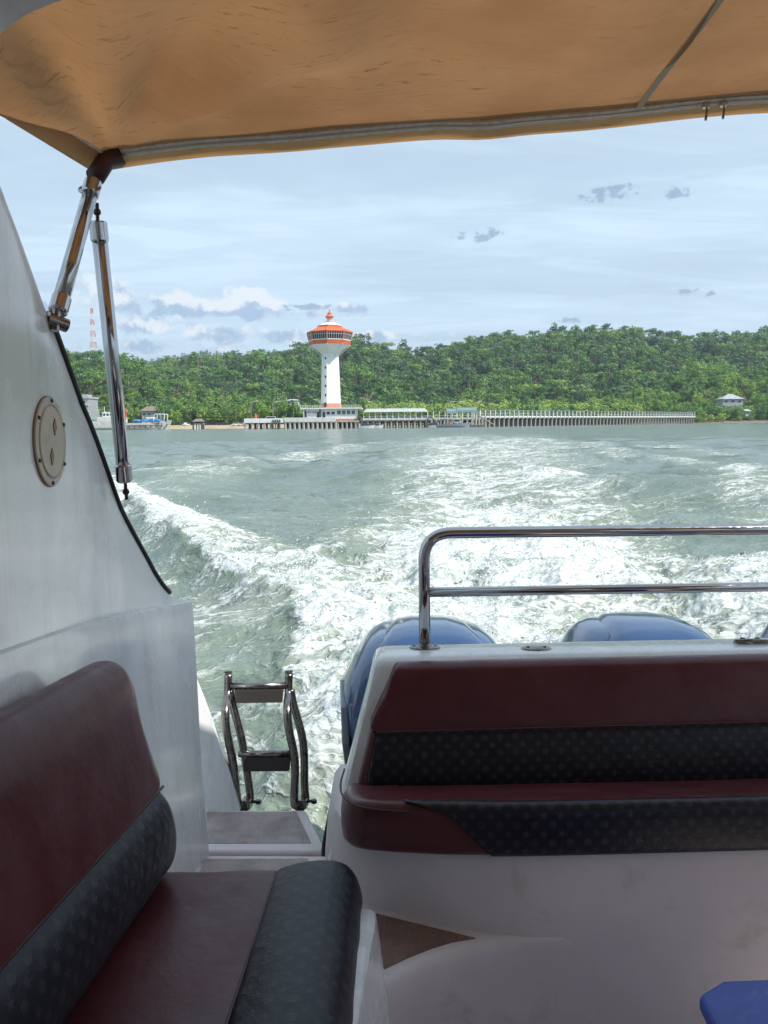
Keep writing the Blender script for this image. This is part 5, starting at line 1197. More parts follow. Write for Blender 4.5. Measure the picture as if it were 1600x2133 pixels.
    rings = [[(1.9 - wx(y), y, -.28), (1.9 - wx(y, .02), y, -.30), (1.9 - wx(y, .05), y, -1.46), (1.9 - wx(y, -.12), y, -1.46), (1.9 - wx(y, -.10), y, -.28)] for y in np.linspace(-1.2, 2.58, 8)]
    bput('starboard_wall', G().loft(rings), 'gelcoat', boat, autos=40)
    hr = []
    for y, wdt, zb in ((-3.0, 1.5, -2.0), (-1.2, 1.78, -2.05), (.5, 1.82, -2.05), (2.0, 1.74, -2.0), (2.62, 1.66, -1.95)):
        c = .95; hr.append([(c - wdt, y, -1.47), (c - wdt + .06, y, -1.75), (c - .5, y, zb), (c + .5, y, zb), (c + wdt - .06, y, -1.75), (c + wdt, y, -1.47)])
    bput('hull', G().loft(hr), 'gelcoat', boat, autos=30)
    # forward cabin: hardtop, low sides, pillars and bulkhead, all behind the viewer
    bput('hardtop', G().prism([(-.95, -3.0, 1.0), (2.85, -3.0, 1.0), (2.85, 1.08, 1.02), (-.95, 1.08, 1.02)], (0, 0, .05)), 'gelcoat', boat, bevel=.015)
    bput('cabin_bulkhead', G().box(-.93, 2.83, -2.6, -2.55, -1.44, .995), 'floor_grey', boat)
    for s_, x in ((0, -.93), (1, 2.79)):
        bput('cabin_side', G().box(x, x + .04, -2.54, .10, -1.44, -.10), 'gelcoat', boat)
        for y in (-2.3, -1.1, 0.0): bput('cabin_pillar', G().box(x, x + .04, y, y + .08, -.098, .995), 'gelcoat', boat)
    # cabin ceiling corner at the top left of the cockpit
    arc = [(-.66, .56), (-.625, .64), (-.60, .68), (-.577, .708), (-.54, .735), (-.51, .748), (-.48, .759), (-.42, .775), (-.34, .79), (-.25, .805), (-.12, .84), (.0, .90), (.08, .98)]
    arc = [(p.x, p.y) for p in smooth_path([(a, b, 0) for a, b in arc], 4)]
    rings = [[(x, 1.18, z), (x - .004, 1.17, z + .010), (x - .02, 1.15, z + .022), (x - .16, .6, z + .16), (x - .16, .6, z + .24), (x - .03, 1.18, z + .06)] for x, z in arc]
    bput('hardtop_rim', G().loft(rings), 'gelcoat', boat, autos=45)
build_hull()

def build_lid():
    c = Vector((fx(1.71, -.014), 1.71, .130)); r = .102
    nrm = Vector((1, .085, 0)).normalized(); u = Vector((-.085, 1, 0)).normalized(); w = Vector((0, 0, 1))
    def disc(prof, seg=40):
        return G().loft([[c + nrm * d + (u * math.cos(2 * math.pi * k / seg) + w * math.sin(2 * math.pi * k / seg)) * rr for k in range(seg)] for rr, d in prof])
    lid = bput('inspection_lid', disc([(r, -.02), (r, .012), (r * .985, .018), (r * .82, .020), (r * .80, .016), (r * .80, .0)]), 'brown_plastic', boat, autos=30)
    lid['label'] = 'round cream screw-down inspection lid in the side fairing'
    bput('lid_flange', disc([(r * .975, .017), (r * .955, .0205), (r * .825, .0215), (r * .80, .018)]), 'cream_plastic', lid, autos=30)
    bput('lid_plate', disc([(r * .785, .0), (r * .785, .019), (r * .76, .023), (r * .3, .0235), (r * .01, .0235)]), 'cream_plastic', lid, autos=30)
    for k in range(6):
        a = R_(30 + 60 * k); p = c + (u * math.cos(a) + w * math.sin(a)) * r * .895
        bput('screw', G().loft([[p + nrm * d + (u * math.cos(2 * math.pi * j / 8) + w * math.sin(2 * math.pi * j / 8)) * q for j in range(8)] for q, d in ((.0045, .018), (.0045, .0235), (.003, .0245))]), 'dark_screw', lid)
    for s_ in (-1, 1):
        p = c + w * (.034 * s_) + u * (.010 * s_) + nrm * .0232
        q = [p + w * .019, p + u * .011, p - w * .019, p - u * .011]
        bput('finger_grip', G().prism([tuple(v) for v in q], tuple(nrm * .0022)), 'brown_plastic', lid)
build_lid()

def build_fittings():
    # stern rail with its mid bar
    yr = lambda x: 2.58 + .06 * x
    zt = -.512
    P = [(.134, yr(.134), zt), (.134, yr(.13), -.122), (2.05, yr(2.05), -.122), (2.05, yr(2.05), zt)]
    rail = bput('stern_rail', G().tube(fillet_path(P, .095, 10), .0195, 16), 'steel', boat, smooth=True)
    bput('mid_bar', G().tube([(.14, yr(.14), -.322), (2.05, yr(2.05), -.322)], .0165, 14), 'steel', rail, smooth=True)
    for x in (.134, 2.05):
        fl = G(); seg = 24
        fl.loft([[(x + rx * math.cos(2 * math.pi * k / seg), yr(x) + ry * math.sin(2 * math.pi * k / seg), z) for k in range(seg)] for rx, ry, z in ((.052, .036, zt - .004), (.052, .036, zt + .005), (.046, .031, zt + .008), (.024, .024, zt + .010), (.021, .021, zt + .018))])
        f_ = bput('base_flange', fl, 'steel_worn', rail, autos=40)
        for dx in (-.036, .036): bput('screw', G().lathe((x + dx, yr(x), zt + .006), [(.006, 0), (.006, .003), (.003, .005)], 8), 'dark_screw', f_)
    # flush filler plate and a folded hinge on the transom top
    cxp = .505
    pl = G(); seg = 28
    pl.loft([[(cxp + rx * math.cos(2 * math.pi * k / seg), 2.56 + ry * math.sin(2 * math.pi * k / seg), z) for k in range(seg)] for rx, ry, z in ((.050, .036, zt - .003), (.050, .036, zt + .004), (.044, .031, zt + .007), (.001, .001, zt + .008))])
    pf = bput('filler_cap', pl, 'steel_worn', boat, autos=40)
    for dx in (-.028, .028): bput('screw', G().lathe((cxp + dx, 2.555, zt + .006), [(.005, 0), (.005, .004), (.002, .005)], 8), 'dark_screw', pf)
    g = G().box(1.20, 1.30, 2.60, 2.64, zt - .002, zt + .006).tube([(1.19, 2.605, zt + .012), (1.245, 2.605, zt + .014), (1.31, 2.605, zt + .010)], .007, 8)
    hn = bput('hinge', g, 'steel_worn', boat)
    for dx in (1.225, 1.275): bput('knob', G().lathe((dx, 2.622, zt + .004), [(.010, 0), (.012, .008), (.008, .016), (.001, .018)], 10), 'dark_screw', hn, autos=40)
build_fittings()

# ---- cushions
def arclen(P):
    d = [0.0]
    for a, b in zip(P[:-1], P[1:]): d.append(d[-1] + (Vector(a) - Vector(b)).length)
    return d
def cushion(name, prof, ts, place, m, parent, rend=.02, label=None):
    """closed profile swept over stations ts; both ends pulled in round; UV in metres"""
    prof = [(p.x, p.y) for p in smooth_path([(a, b, 0) for a, b in prof + [prof[0]]], 4)][:-1]
    n = len(prof); cx = sum(p[0] for p in prof) / n; cz = sum(p[1] for p in prof) / n
    st = []
    for k in range(5): st.append((ts[0] + rend * (1 - math.cos(k / 5 * math.pi / 2)), rend * (1 - math.sin(k / 5 * math.pi / 2))))
    st += [(t, 0) for t in np.linspace(ts[0] + rend, ts[1] - rend, max(3, int((ts[1] - ts[0]) / .05)))]
    for k in range(5): st.append((ts[1] - rend * (1 - math.cos((4 - k) / 5 * math.pi / 2)), rend * (1 - math.sin((4 - k) / 5 * math.pi / 2))))
    rings = []; uv = []; al = arclen([(a, b, 0) for a, b in prof])
    for t, ins in st:
        r = []
        for j, (a, b) in enumerate(prof):
            d = math.hypot(a - cx, b - cz); q = max(0.02, 1 - ins / max(d, 1e-4))
            w = .0018 * math.sin(t * 37 + a * 20) * math.sin(t * 11 + b * 31)
            r.append(place(t, cx + (a - cx) * q + w, cz + (b - cz) * q)); uv.append((t, al[j]))
        rings.append(r)
    g = G().loft(rings); g.boat()
    o = put(name, g, mt[m], parent, uv=uv, autos=55)
    if label: o['label'] = label
    return o
def build_side_bench():
    b = root('side_bench', 'burgundy vinyl side bench with dark printed bolsters along the port wall', 'bench', BW((-.4, 1.2, -.93)).ravel().tolist())
    pl = lambda t, a, z: (a - .05 * (1.7 - t) * (1 if a < -.4 else .35), t, z)
    cushion('seat_cushion', [(-.56, -.862), (-.40, -.857), (-.262, -.859), (-.256, -.868), (-.258, -.92), (-.40, -.924), (-.56, -.924), (-.565, -.89)], (.15, 1.765), pl, 'vinyl', b, .022)
    cushion('front_bolster', [(-.258, -.862), (-.245, -.853), (-.19, -.838), (-.135, -.835), (-.092, -.848), (-.068, -.878), (-.058, -.92), (-.066, -.955), (-.09, -.962), (-.16, -.945), (-.25, -.925), (-.259, -.89)], (.15, 1.79), pl, 'print_cloth', b, .045)
    cushion('backrest', [(-.512, -.655), (-.525, -.60), (-.545, -.52), (-.562, -.44), (-.580, -.395), (-.606, -.366), (-.640, -.360), (-.668, -.378), (-.690, -.45), (-.690, -.64), (-.60, -.664), (-.530, -.664)], (.15, 1.755), pl, 'vinyl', b, .05)
    cushion('lumbar_bolster', [(-.520, -.664), (-.500, -.690), (-.484, -.73), (-.478, -.775), (-.486, -.82), (-.510, -.853), (-.545, -.866), (-.60, -.86), (-.66, -.80), (-.66, -.70), (-.60, -.664)], (.15, 1.765), pl, 'print_cloth', b, .04)
    for nm, path in (('piping', [(-.257, -.861)]), ('piping', [(-.516, -.660)])):
        a, z = path[0]; g = G().tube([pl(t, a, z) for t in np.linspace(.16, 1.752, 30)], .0035, 6); bput(nm, g, 'piping', b, smooth=True)
build_side_bench()

def build_stern_bench():
    b = root('stern_bench', 'burgundy vinyl stern bench with dark printed lumbar and seat bands', 'bench', BW((1.0, 2.2, -.93)).ravel().tolist())
    yw = lambda t: .06 * t
    def slab(name, m, prof, x0, x1, xl_of=None, rend=.03, npx=60, power=1.0):
        """profile in (by, bz) swept across the boat; the left end follows xl_of(bz) and is rolled in"""
        prof = [(p.x, p.y) for p in smooth_path([(a, c, 0) for a, c in prof + [prof[0]]], 4)][:-1]
        n = len(prof); cy = sum(p[0] for p in prof) / n; cz = sum(p[1] for p in prof) / n; al = arclen([(a, c, 0) for a, c in prof])
        st = [(0, rend)] + [(rend * (1 - math.cos(k / 6 * math.pi / 2)), rend * (1 - math.sin(k / 6 * math.pi / 2))) for k in range(1, 6)]
        st += [(t, 0) for t in np.linspace(rend, x1 - x0, npx)]
        rings = []; uv = []
        for s_, ins in st:
            r = []
            for j, (a, c) in enumerate(prof):
                d = math.hypot(a - cy, c - cz); q = max(.05, 1 - ins / max(d, 1e-4))
                x = (xl_of(c) if xl_of else x0) ; f_ = s_ / (x1 - x0); X = x + (x1 - x) * f_
                w = .0015 * math.sin(X * 29 + c * 20) * math.sin(X * 9 + c * 31)
                r.append((X, cy + (a - cy) * q + yw(X) + w, cz + (c - cz) * q)); uv.append((X, al[j]))
            rings.append(r)
        g = G().loft(rings); g.boat(); o = put(name, g, mt[m], b, uv=uv, autos=55); return o
    # backrest: vinyl upper panel and the printed band under it (front face reclined, aft upper edge higher)
    xl = lambda z: float(np.interp(-z, [.50, .53, .56, .60, .705, .88], [.055, .022, .008, -.004, -.046, -.078]))
    slab('backrest', 'vinyl', [(2.405, -.522), (2.380, -.531), (2.366, -.552), (2.345, -.60), (2.322, -.66), (2.308, -.70), (2.315, -.708), (2.38, -.71), (2.44, -.70), (2.45, -.60), (2.45, -.535), (2.43, -.523)], .02, 2.12, xl, .02)
    xl2 = lambda z: float(np.interp(-z, [.70, .88], [-.030, -.062]))
    slab('lumbar_band', 'print_cloth', [(2.308, -.711), (2.292, -.735), (2.278, -.78), (2.268, -.83), (2.266, -.872), (2.272, -.90), (2.34, -.905), (2.40, -.87), (2.41, -.76), (2.38, -.712)], -.04, 2.12, xl2, .012)
    # vinyl end strip of the backrest to the left of the print
    P = [(-.046, 2.313, -.708), (-.030, 2.300, -.712), (-.046, 2.280, -.80), (-.060, 2.266, -.882), (-.085, 2.272, -.892), (-.085, 2.292, -.86)]
    bput('end_strip', G().prism(P, (.0, .10, .0)), 'vinyl', b, bevel=.006, bseg=2)
    # seat: plan outline with a rounded left end; front lip printed
    fr = [(-.125, 2.30), (-.130, 2.18), (-.118, 2.09), (-.085, 2.03), (-.03, 1.998), (.06, 1.982), (.18, 1.974), (.40, 1.978), (.8, 2.002), (1.4, 2.04), (2.12, 2.085)]
    q = [(p.x, p.y) for p in smooth_path([(a, c, 0) for a, c in fr], 6)]
    def off(k, e):
        a = Vector((q[max(k - 1, 0)][0], q[max(k - 1, 0)][1])); c = Vector((q[min(k + 1, len(q) - 1)][0], q[min(k + 1, len(q) - 1)][1]))
        t = (c - a).normalized(); nrm = Vector((-t.y, t.x)); return (q[k][0] + nrm.x * e, q[k][1] + nrm.y * e)
    al = arclen([(a, c, 0) for a, c in q])
    zs = [(.16, 0), (.10, 0), (.05, .001), (.028, .002), (.012, -.004), (.003, -.020), (0, -.045), (0, -.085), (.004, -.118), (.016, -.132), (.05, -.135)]
    drop = lambda x: -.012 * min(1.0, max(0.0, x))
    top = lambda y: -.801 - .20 * max(0.0, y - 1.995)
    rings = []
    for k in range(len(q)):
        P = [off(k, e) for e, z in zs]; yl = q[k][1] - yw(max(q[k][0], 0))
        rings.append([(p[0], p[1], (top(p[1] - yw(max(p[0], 0))) if e > .02 else top(yl)) + z + drop(q[k][0])) for p, (e, z) in zip(P, zs)] + [(max(P[0][0] + .01, -.05), max(2.36 + yw(P[0][0]), q[k][1] + .1), -.93), (max(P[0][0] + .01, -.05), max(2.36 + yw(P[0][0]), q[k][1] + .1), -.880 + drop(q[k][0]))])
    bput('seat_cushion', G().loft(rings), 'vinyl', b, autos=60)
    # printed lip: a thin skin over the front edge, starting with a curved point
    k0 = next(i for i, p in enumerate(q) if p[0] > .03)
    V = []; uv = []; n2 = 14; Fc = []
    prof2 = [(.030, -.8005), (.020, -.800), (.010, -.804), (.000, -.820), (-.003, -.845), (-.003, -.885), (.001, -.919), (.012, -.934)]
    pp = smooth_path([(a, c, 0) for a, c in prof2], 3); L = arclen(pp)
    for k in range(k0, len(q)):
        x = q[k][0]; lim = float(np.interp(x, [.03, .06, .12, .17, .21, .245, .27, 5], [.04, .10, .20, .32, .55, .80, 1.0, 1.0]))
        for j in range(n2):
            s_ = L[-1] * lim * j / (n2 - 1); i = min(max(np.searchsorted(L, s_) - 1, 0), len(L) - 2)
            t = (s_ - L[i]) / (L[i + 1] - L[i]); e = pp[i].lerp(pp[i + 1], t)
            X, Y = off(k, e.x - .0025); V.append((X, Y, e.y + .0022 + drop(x))); uv.append((al[k], s_))
    m_ = len(q) - k0
    for k in range(m_ - 1):
        for j in range(n2 - 1):
            a = k * n2 + j; Fc.append((a, a + n2, a + n2 + 1, a + 1))
    g = G().add(V, Fc); g.boat(); o = put('seat_front_band', g, mt['print_cloth'], b, uv=uv, smooth=True)
    sol = o.modifiers.new('solid', 'SOLIDIFY'); sol.thickness = .003; sol.offset = -1
    g = G().tube([(*off(k, -.001), -.806 + drop(q[k][0]) - .012) for k in range(0, k0 + 2)], .003, 6); bput('piping', g, 'piping', b, smooth=True)
    g = G().tube([(x, 2.300 + yw(x) , -.7075) for x in np.linspace(-.03, 2.1, 30)], .003, 6); bput('piping', g, 'piping', b, smooth=True)
build_stern_bench()

def build_ladder():
    l = root('boarding_ladder', 'folded stainless boarding ladder standing on the swim step', 'ladder', BW((-.47, 3.02, -1.21)).ravel().tolist())
    for s_, (bt, tp) in enumerate((((-.572, -.635)), ((-.350, -.392)))):
        # a doubled rail: front tube down, a tight U bend, and a second tube back up behind it
        front = [(tp + .004, 3.075, -.705), (tp + .002, 3.07, -.78), (tp + .006, 3.00, -.83), (tp + .012, 2.985, -.90), (tp + .035, 2.985, -1.03), (bt - .012, 2.985, -1.18), (bt - .004, 2.99, -1.205), (bt + .014, 3.015, -1.222), (bt + .026, 3.05, -1.205), (bt + .022, 3.055, -1.15), (tp + .060, 3.06, -.98), (tp + .022, 3.07, -.83), (tp + .010, 3.075, -.77)]
        r = bput('side_rail', G().tube(smooth_path(front, 5), .0165, 12), 'steel_worn', l, smooth=True)
        bput('end_cap', G().tube([(tp + .004, 3.0752, -.700), (tp + .004, 3.0755, -.694)], [.0172, .015], 12), 'dark_screw', r)
        bput('hinge_bracket', G().box(bt + .00, bt + .035, 3.0, 3.06, -1.225, -1.19), 'steel_worn', r, bevel=.004)
        bput('hinge_bolt', G().tube([(bt - .015, 3.03, -1.205), (bt + .065, 3.03, -1.205)], .006, 8).lathe((bt + .062, 3.03, -1.213), [(.011, 0), (.011, .014)], 6), 'dark_screw', r)
    for z, xa, xb, dy in ((-.752, -.622, -.395, 3.068), (-1.022, -.590, -.368, 3.055)):
        rg = bput('rung', G().tube([(xa, dy, z), (xb, dy, z)], .014, 12), 'steel_worn', l, smooth=True)
        bput('tread', G().prism([(xa + .018, dy - .012, z - .012), (xb - .012, dy - .012, z - .012), (xb - .016, dy - .03, z - .062), (xa + .022, dy - .03, z - .062)], (0, .014, .004)), 'tread_dark', rg, bevel=.004)
build_ladder()

# ---- outboard motors
def build_motor():
    m = root('outboard_motor', 'x', 'motor', BW((0, 3.0, -1.5)).ravel().tolist(), 'outboard motors on the transom')
    def sect(w, y0, y1, z, nf=3.2, n=40, crease=0.0):
        cy = (y0 + y1) / 2; hy = (y1 - y0) / 2; r = []
        for k in range(n):
            a = 2 * math.pi * k / n; c, s_ = math.cos(a), math.sin(a)
            r.append((w * math.copysign(abs(c) ** (2 / nf), c), cy + hy * math.copysign(abs(s_) ** (2 / nf), s_), z))
        return r
    S_ = [(.285, 2.80, 3.42, -1.12, 3.0), (.335, 2.78, 3.46, -1.02, 3.2), (.352, 2.765, 3.49, -.90, 3.3), (.355, 2.765, 3.50, -.80, 3.3), (.345, 2.775, 3.50, -.72, 3.2), (.305, 2.795, 3.48, -.645, 3.1),
          (.270, 2.825, 3.45, -.585, 3.0), (.235, 2.86, 3.41, -.552, 2.9), (.20, 2.90, 3.36, -.534, 2.8), (.12, 2.98, 3.26, -.524, 2.6), (.02, 3.08, 3.14, -.521, 2.2)]
    c = bput('cowling', G().loft([sect(w, a, b, z, nf) for w, a, b, z, nf in S_]), 'engine_blue', m, autos=60)
    # raised spine over the top and front, with a sloping shoulder each side
    def spine(hw, dz):
        out = []
        for w, a, b, z, nf in S_[4:10]:
            out.append((a - .006, z + dz))
        return out
    ridge = [(2.752, -.80), (2.760, -.72), (2.778, -.645), (2.806, -.585), (2.842, -.545), (2.90, -.518), (3.00, -.503), (3.12, -.500), (3.24, -.507), (3.34, -.525), (3.42, -.565)]
    rings = []
    for i, (y, z) in enumerate(ridge):
        t = i / (len(ridge) - 1); hw = float(np.interp(t, [0, .25, .5, .75, 1], [.30, .255, .185, .16, .13])); dp = .03
        ny = -1 if i < 4 else (-.6 if i == 4 else 0)
        rings.append([(-hw, y - ny * dp * 1.2, z - dp * (1 if i > 2 else .2)), (-hw * .80, y, z - .004), (-hw * .4, y - .004 * (i < 5), z + .004), (hw * .4, y - .004 * (i < 5), z + .004), (hw * .80, y, z - .004), (hw, y - ny * dp * 1.2, z - dp * (1 if i > 2 else .2)), (0, y + .06, z - .08)])
    rings = [[tuple(p) for p in r] for r in rings]
    bput('cowl_spine', G().loft(rings), 'engine_blue', c, autos=42)
    for s_ in (-1, 1):
        P = [(s_ * .350, 2.90, -.80), (s_ * .362, 3.05, -.73), (s_ * .362, 3.30, -.76), (s_ * .356, 3.40, -.90), (s_ * .345, 3.36, -1.06), (s_ * .338, 2.95, -1.06), (s_ * .345, 2.86, -.93)]
        bput('side_panel', G().prism(P, (-s_ * .03, 0, 0)), 'engine_silver', c, bevel=.008, bseg=2)
    bput('lower_cowl', G().loft([sect(.20, 2.84, 3.34, -1.42, 2.8), sect(.255, 2.81, 3.40, -1.30, 2.8), sect(.288, 2.79, 3.43, -1.14, 3.0), sect(.292, 2.785, 3.435, -1.118, 3.0)]), 'engine_silver', m, autos=50)
    bput('leg', G().loft([sect(.055, 2.93, 3.28, -2.2, 2.2), sect(.07, 2.92, 3.27, -1.8, 2.2), sect(.12, 2.90, 3.25, -1.40, 2.4)]), 'engine_grey', m, autos=50)
    bput('clamp_bracket', G().box(-.16, .16, 2.69, 2.90, -1.75, -1.25), 'engine_grey', m, bevel=.02)
    bput('rigging_hose', G().tube(smooth_path([(-.16, 2.79, -.83), (-.235, 2.755, -.90), (-.265, 2.74, -1.02), (-.27, 2.72, -1.16), (-.22, 2.70, -1.34), (-.1, 2.72, -1.44)], 6), .011, 8), 'rubber', m, smooth=True)
    bput('latch', G().box(-.285, -.25, 2.725, 2.775, -1.06, -.99), 'rubber', m, bevel=.006)
    return m
m0 = build_motor()
def place_motor(m, bx, by, lab):
    d = BW((bx, by, 0)).ravel() - BW((0, 0, 0)).ravel(); m.location = (Vector(m.location) + Vector(d.tolist())); m['label'] = lab
m1 = dup(m0); m2 = dup(m0)
place_motor(m0, .178, .02, 'blue outboard motor nearest the boarding ladder, behind the rail post')
place_motor(m1, 1.062, .07, 'middle blue outboard motor behind the stern bench')
place_motor(m2, 1.975, .12, 'blue outboard motor at the right edge, only a sliver showing')
g = G().tube(smooth_path([(-.14, 2.66, -.95), (-.180, 2.645, -1.036), (-.20, 2.62, -1.12), (-.213, 2.60, -1.19), (-.213, 2.58, -1.22)], 6), .010, 8)
g.boat(); o = put('mooring_line', g, mt['rubber'], None, smooth=True); tag(o, 'short black line hanging between swim step and stern bench shell', 'rope')

# ---- canopy
def build_canopy():
    c = root('canopy', 'tan canvas boat canopy on stainless struts overhead', 'canopy', BW((.95, 1.2, .95)).ravel().tolist())
    zc = lambda x: float(np.interp(x, [-.9, -.75, -.69, -.45, -.116, .244, .653, 1.0, 1.5, 2.0, 2.4, 2.65, 2.8], [.842, .852, .862, .888, .916, .932, .964, .990, .988, .95, .905, .866, .84]))
    xe = lambda y: -.748 - .315 * (2.0 - y) if y > 1.4 else -.937 - .05 * (1.4 - y)
    NX, NY = 120, 60; V = []
    for j in range(NY + 1):
        y = -.9 + 2.895 * (j / NY) ** .75
        for i in range(NX + 1):
            u = i / NX; u = u ** 1.25; x0 = xe(y); x1 = 1.9 - x0; x = x0 + (x1 - x0) * u
            xr = -.748 + (2.648 + .748) * u
            z = zc(xr) + .028
            s_ = 2.0 - y
            # taut folds running forward from the corner, and the sag between frames
            a = math.atan2(x + .70, max(s_, 0) + .02); rr = math.hypot(x + .70, s_)
            z += .042 * math.sin(a * 11.5 + .9) * math.exp(-((rr - .42) / .34) ** 2) * (1 if x > -.72 else .3)
            z += (.016 * math.sin(x * 9.3 + .8 * s_) + .007 * math.sin(x * 21 + 1.2 * s_) * math.exp(-((x + .1) / .5) ** 2) + .012 * math.sin(x * 3.7 + 2 + s_)) * min(1, s_ * 3)
            z -= .035 * math.exp(-((s_ - .55) / .35) ** 2)
            z = zc(xr) + .028 + (z - zc(xr) - .028) * min(1, max(0, s_ - .02) * 4.5)
            V.append((x, y, z))
    Fc = [(j * (NX + 1) + i, j * (NX + 1) + i + 1, (j + 1) * (NX + 1) + i + 1, (j + 1) * (NX + 1) + i) for j in range(NY) for i in range(NX)]
    g = G().add(V, Fc); cv = bput('canvas', g, 'canvas', c, smooth=True)
    # aft hem: a hanging flap with a rolled lower edge
    xs = np.linspace(-.735, 2.63, 90)
    wob = lambda x: .004 * math.sin(x * 9) + .007 * math.exp(-((x - .27) / .09) ** 2) * -1
    rr = [[(x, 1.992, zc(x) + .030), (x, 2.004, zc(x) + .010), (x, 2.010, zc(x) + .002 + wob(x)), (x, 2.018, zc(x) - .001 + wob(x)), (x, 2.024, zc(x) + .004 + wob(x)), (x, 2.012, zc(x) + .030)] for x in xs]
    bput('aft_hem', G().loft([[p for p in r[:5]] for r in rr], closed=False), 'canvas_hem', c, smooth=True)
    # zip along the hem: tape and slider pulls
    zt = bput('zip', G().loft([[(x, 1.970, zc(x) + .021 + wob(x)), (x, 1.973, zc(x) + .028 + wob(x)), (x, 1.996, zc(x) + .024 + wob(x)), (x, 1.994, zc(x) + .013 + wob(x))] for x in np.linspace(-.685, 2.58, 90)]), 'zip_tape', c, autos=60)
    bput('zip_teeth', G().tube([(x, 1.982, zc(x) + .0165 + wob(x)) for x in np.linspace(-.685, 2.58, 90)], .0035, 6), 'zip_metal', zt, smooth=True)
    for x in (.832, .876):
        s_ = bput('zip_slider', G().box(x - .009, x + .009, 1.974, 1.990, zc(x) + .010, zc(x) + .022), 'zip_metal', c, bevel=.003)
        bput('pull_tab', G().tube([(x, 1.978, zc(x) + .012), (x - .001, 1.976, zc(x) - .006), (x - .004, 1.975, zc(x) - .024)], [.0022, .0026, .0036], 8), 'steel_worn', s_)
    # side hem
    rr = []
    for y in np.linspace(.3, 2.0, 40):
        x = xe(y); z = zc(-.748)
        rr.append([(x + .052, y, z + .038), (x + .050, y, z + .030), (x + .012, y, z + .002), (x - .002, y, z - .002), (x - .006, y, z + .006), (x - .004, y, z + .03)])
    bput('side_hem', G().loft([[p for p in r[1:5]] for r in rr], closed=False), 'canvas_hem', c, smooth=True)
    bput('side_piping', G().tube([(xe(y) + .050, y, zc(-.748) + .029) for y in np.linspace(.3, 1.98, 30)], .004, 6), 'zip_tape', c, smooth=True)
    # seam between two cloths
    g = G().loft([[(0.655 - .008, y, zc(.65) + .0215 - .012 * math.sin(.65 * 8.3 + .8 * (2 - y)) * 0 - .035 * math.exp(-(((2.0 - y) - .55) / .35) ** 2) + dz) for dz in (0, .002)] + [(.655 + .008, y, zc(.65) + .0215 - .035 * math.exp(-(((2.0 - y) - .55) / .35) ** 2) + dz) for dz in (.002, 0)] for y in np.linspace(.4, 1.97, 30)])
    bput('seam_tape', g, 'seam', c)
    # tube frame: corner piece, strut to the fairing, and the upright strut
    A = (-.705, 1.985, .868); Bp = (-.742, 1.765, .430)
    bput('corner_sleeve', G().tube([(-.665, 1.99, .885), A, (-.722, 1.955, .815)], .024, 14), 'piping', c, smooth=True)
    bput('frame_bow', G().tube(smooth_path([(-.68, 1.955, .925), (-.4, 1.955, .955), (.2, 1.955, .995), (.95, 1.955, 1.035), (1.7, 1.955, 1.01), (2.3, 1.955, .96), (2.58, 1.955, .925)], 5), .013, 10), 'steel', c, smooth=True)
    def strut(A, Bp, r, sl=.045):
        A = Vector(A); Bp = Vector(Bp); d = (Bp - A).normalized()
        o = bput('strut', G().tube([A, Bp], r, 18), 'steel', c, smooth=True)
        for p, q in ((A, A + d * sl), (Bp - d * sl, Bp)): bput('strut_sleeve', G().tube([p, p + (q - p) * .08, q - (q - p) * .08, q], [r * 1.05, r * 1.18, r * 1.18, r * 1.05], 18), 'steel', o, autos=30)
        return o
    s1 = strut((-.724, 1.948, .800), Bp, .0185)
    bput('strut_ring', G().tube([Vector((-.727, 1.93, .775)) + Vector((math.cos(a) * .026, math.sin(a) * .016, math.sin(a) * .016)) for a in np.linspace(0, 6.28, 20)], .0035, 6), 'steel', s1, smooth=True)
    bput('pivot', G().tube([(-.758, 1.745, .412), (-.728, 1.78, .402)], .016, 12).tube([(-.742, 1.762, .44), (-.745, 1.755, .385)], .010, 8), 'steel_worn', s1, autos=40)
    s2 = strut((-.728, 1.985, .715), (-.726, 2.155, .050), .0195, .05)
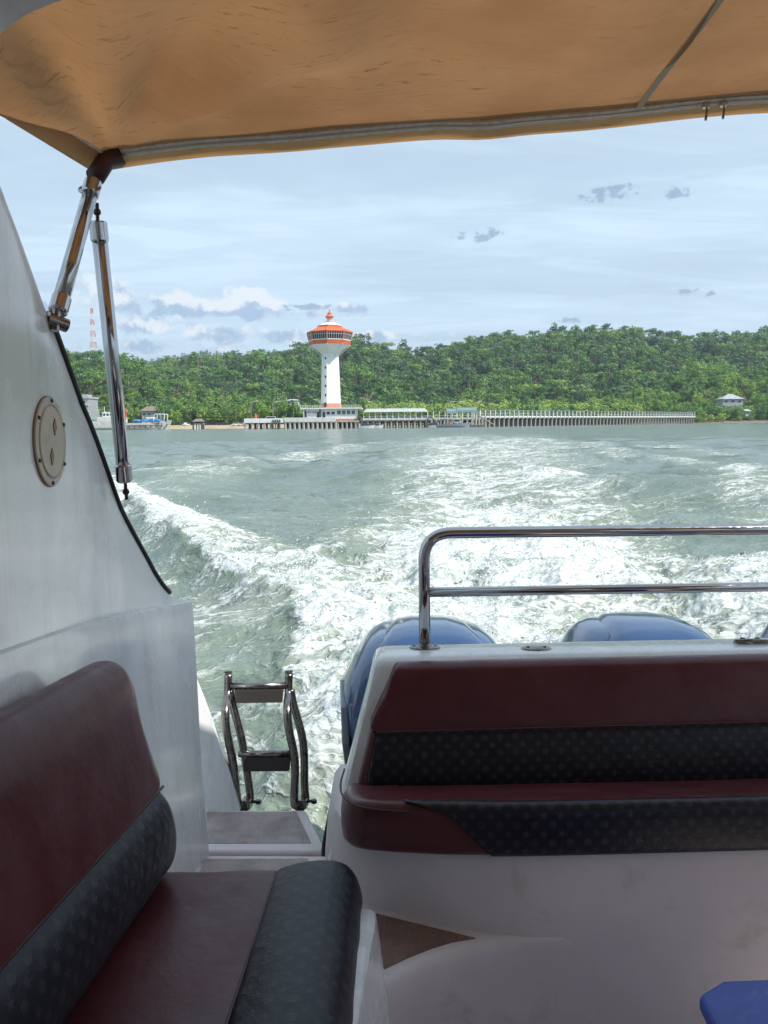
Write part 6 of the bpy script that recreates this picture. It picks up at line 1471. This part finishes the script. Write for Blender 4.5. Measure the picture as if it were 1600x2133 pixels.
    for p in ((-.729, 1.984, .738), (-.725, 2.160, .022)):
        bput('ball_joint', G().loft([[(p[0] + .010 * math.sin(b) * math.cos(a), p[1] + .010 * math.sin(b) * math.sin(a), p[2] + .010 * math.cos(b)) for a in np.linspace(0, 2 * math.pi, 13)[:-1]] for b in np.linspace(.05, math.pi - .05, 8)]), 'dark_screw', s2, smooth=True)
    bput('joint_pin', G().tube([(-.729, 1.984, .76), (-.728, 1.985, .70)], .005, 8).tube([(-.726, 2.155, .06), (-.725, 2.165, .0)], .005, 8), 'dark_screw', s2)
    # starboard pair, out of this view
    strut((1.9 + .724, 1.948, .800), (1.9 + .742, 1.765, .43), .0185); strut((1.9 + .728, 1.985, .715), (1.9 + .722, 2.125, .045), .0165)
build_canopy()

# ---- blue box at the lower right
def build_box():
    zt = -.86
    pl = [(.543, 1.300), (.60, 1.338), (1.02, 1.36), (1.02, .80), (.50, .80)]
    base = BW((.75, 1.1, -1.43)).ravel().tolist()
    b = root('storage_box', 'bright blue plastic storage box at the lower right corner', 'box', base)
    bput('box_body', G().prism([(x, y, zt - .03) for x, y in pl], (0, 0, -.55)), 'box_blue', b, bevel=.012, bseg=3)
    pl2 = [(x + (-.008 if x < .7 else .008), y + (.008 if y > 1 else -.008), zt) for x, y in pl]
    bput('lid', G().prism(pl2, (0, 0, -.032)), 'box_blue', b, bevel=.010, bseg=3)
build_box()

# ------------------------------------------------------------------ the air
def build_haze():
    m = bpy.data.materials.new('haze'); m.use_nodes = True; nt = m.node_tree; nt.nodes.clear()
    out = nt.nodes.new('ShaderNodeOutputMaterial'); v = nt.nodes.new('ShaderNodeVolumePrincipled')
    v.inputs['Color'].default_value = (0.75, 0.86, 1.0, 1); v.inputs['Density'].default_value = 0.00013; v.inputs['Anisotropy'].default_value = 0.3
    nt.links.new(v.outputs[0], out.inputs['Volume'])
    g = G().box(-3000, 3000, -150, 4200, -1.6, 330)
    o = put('haze', g, m, None, loc=(0, 0, 0)); o['kind'] = 'stuff'; o['label'] = 'thin bluish sea haze over the bay'
build_haze()
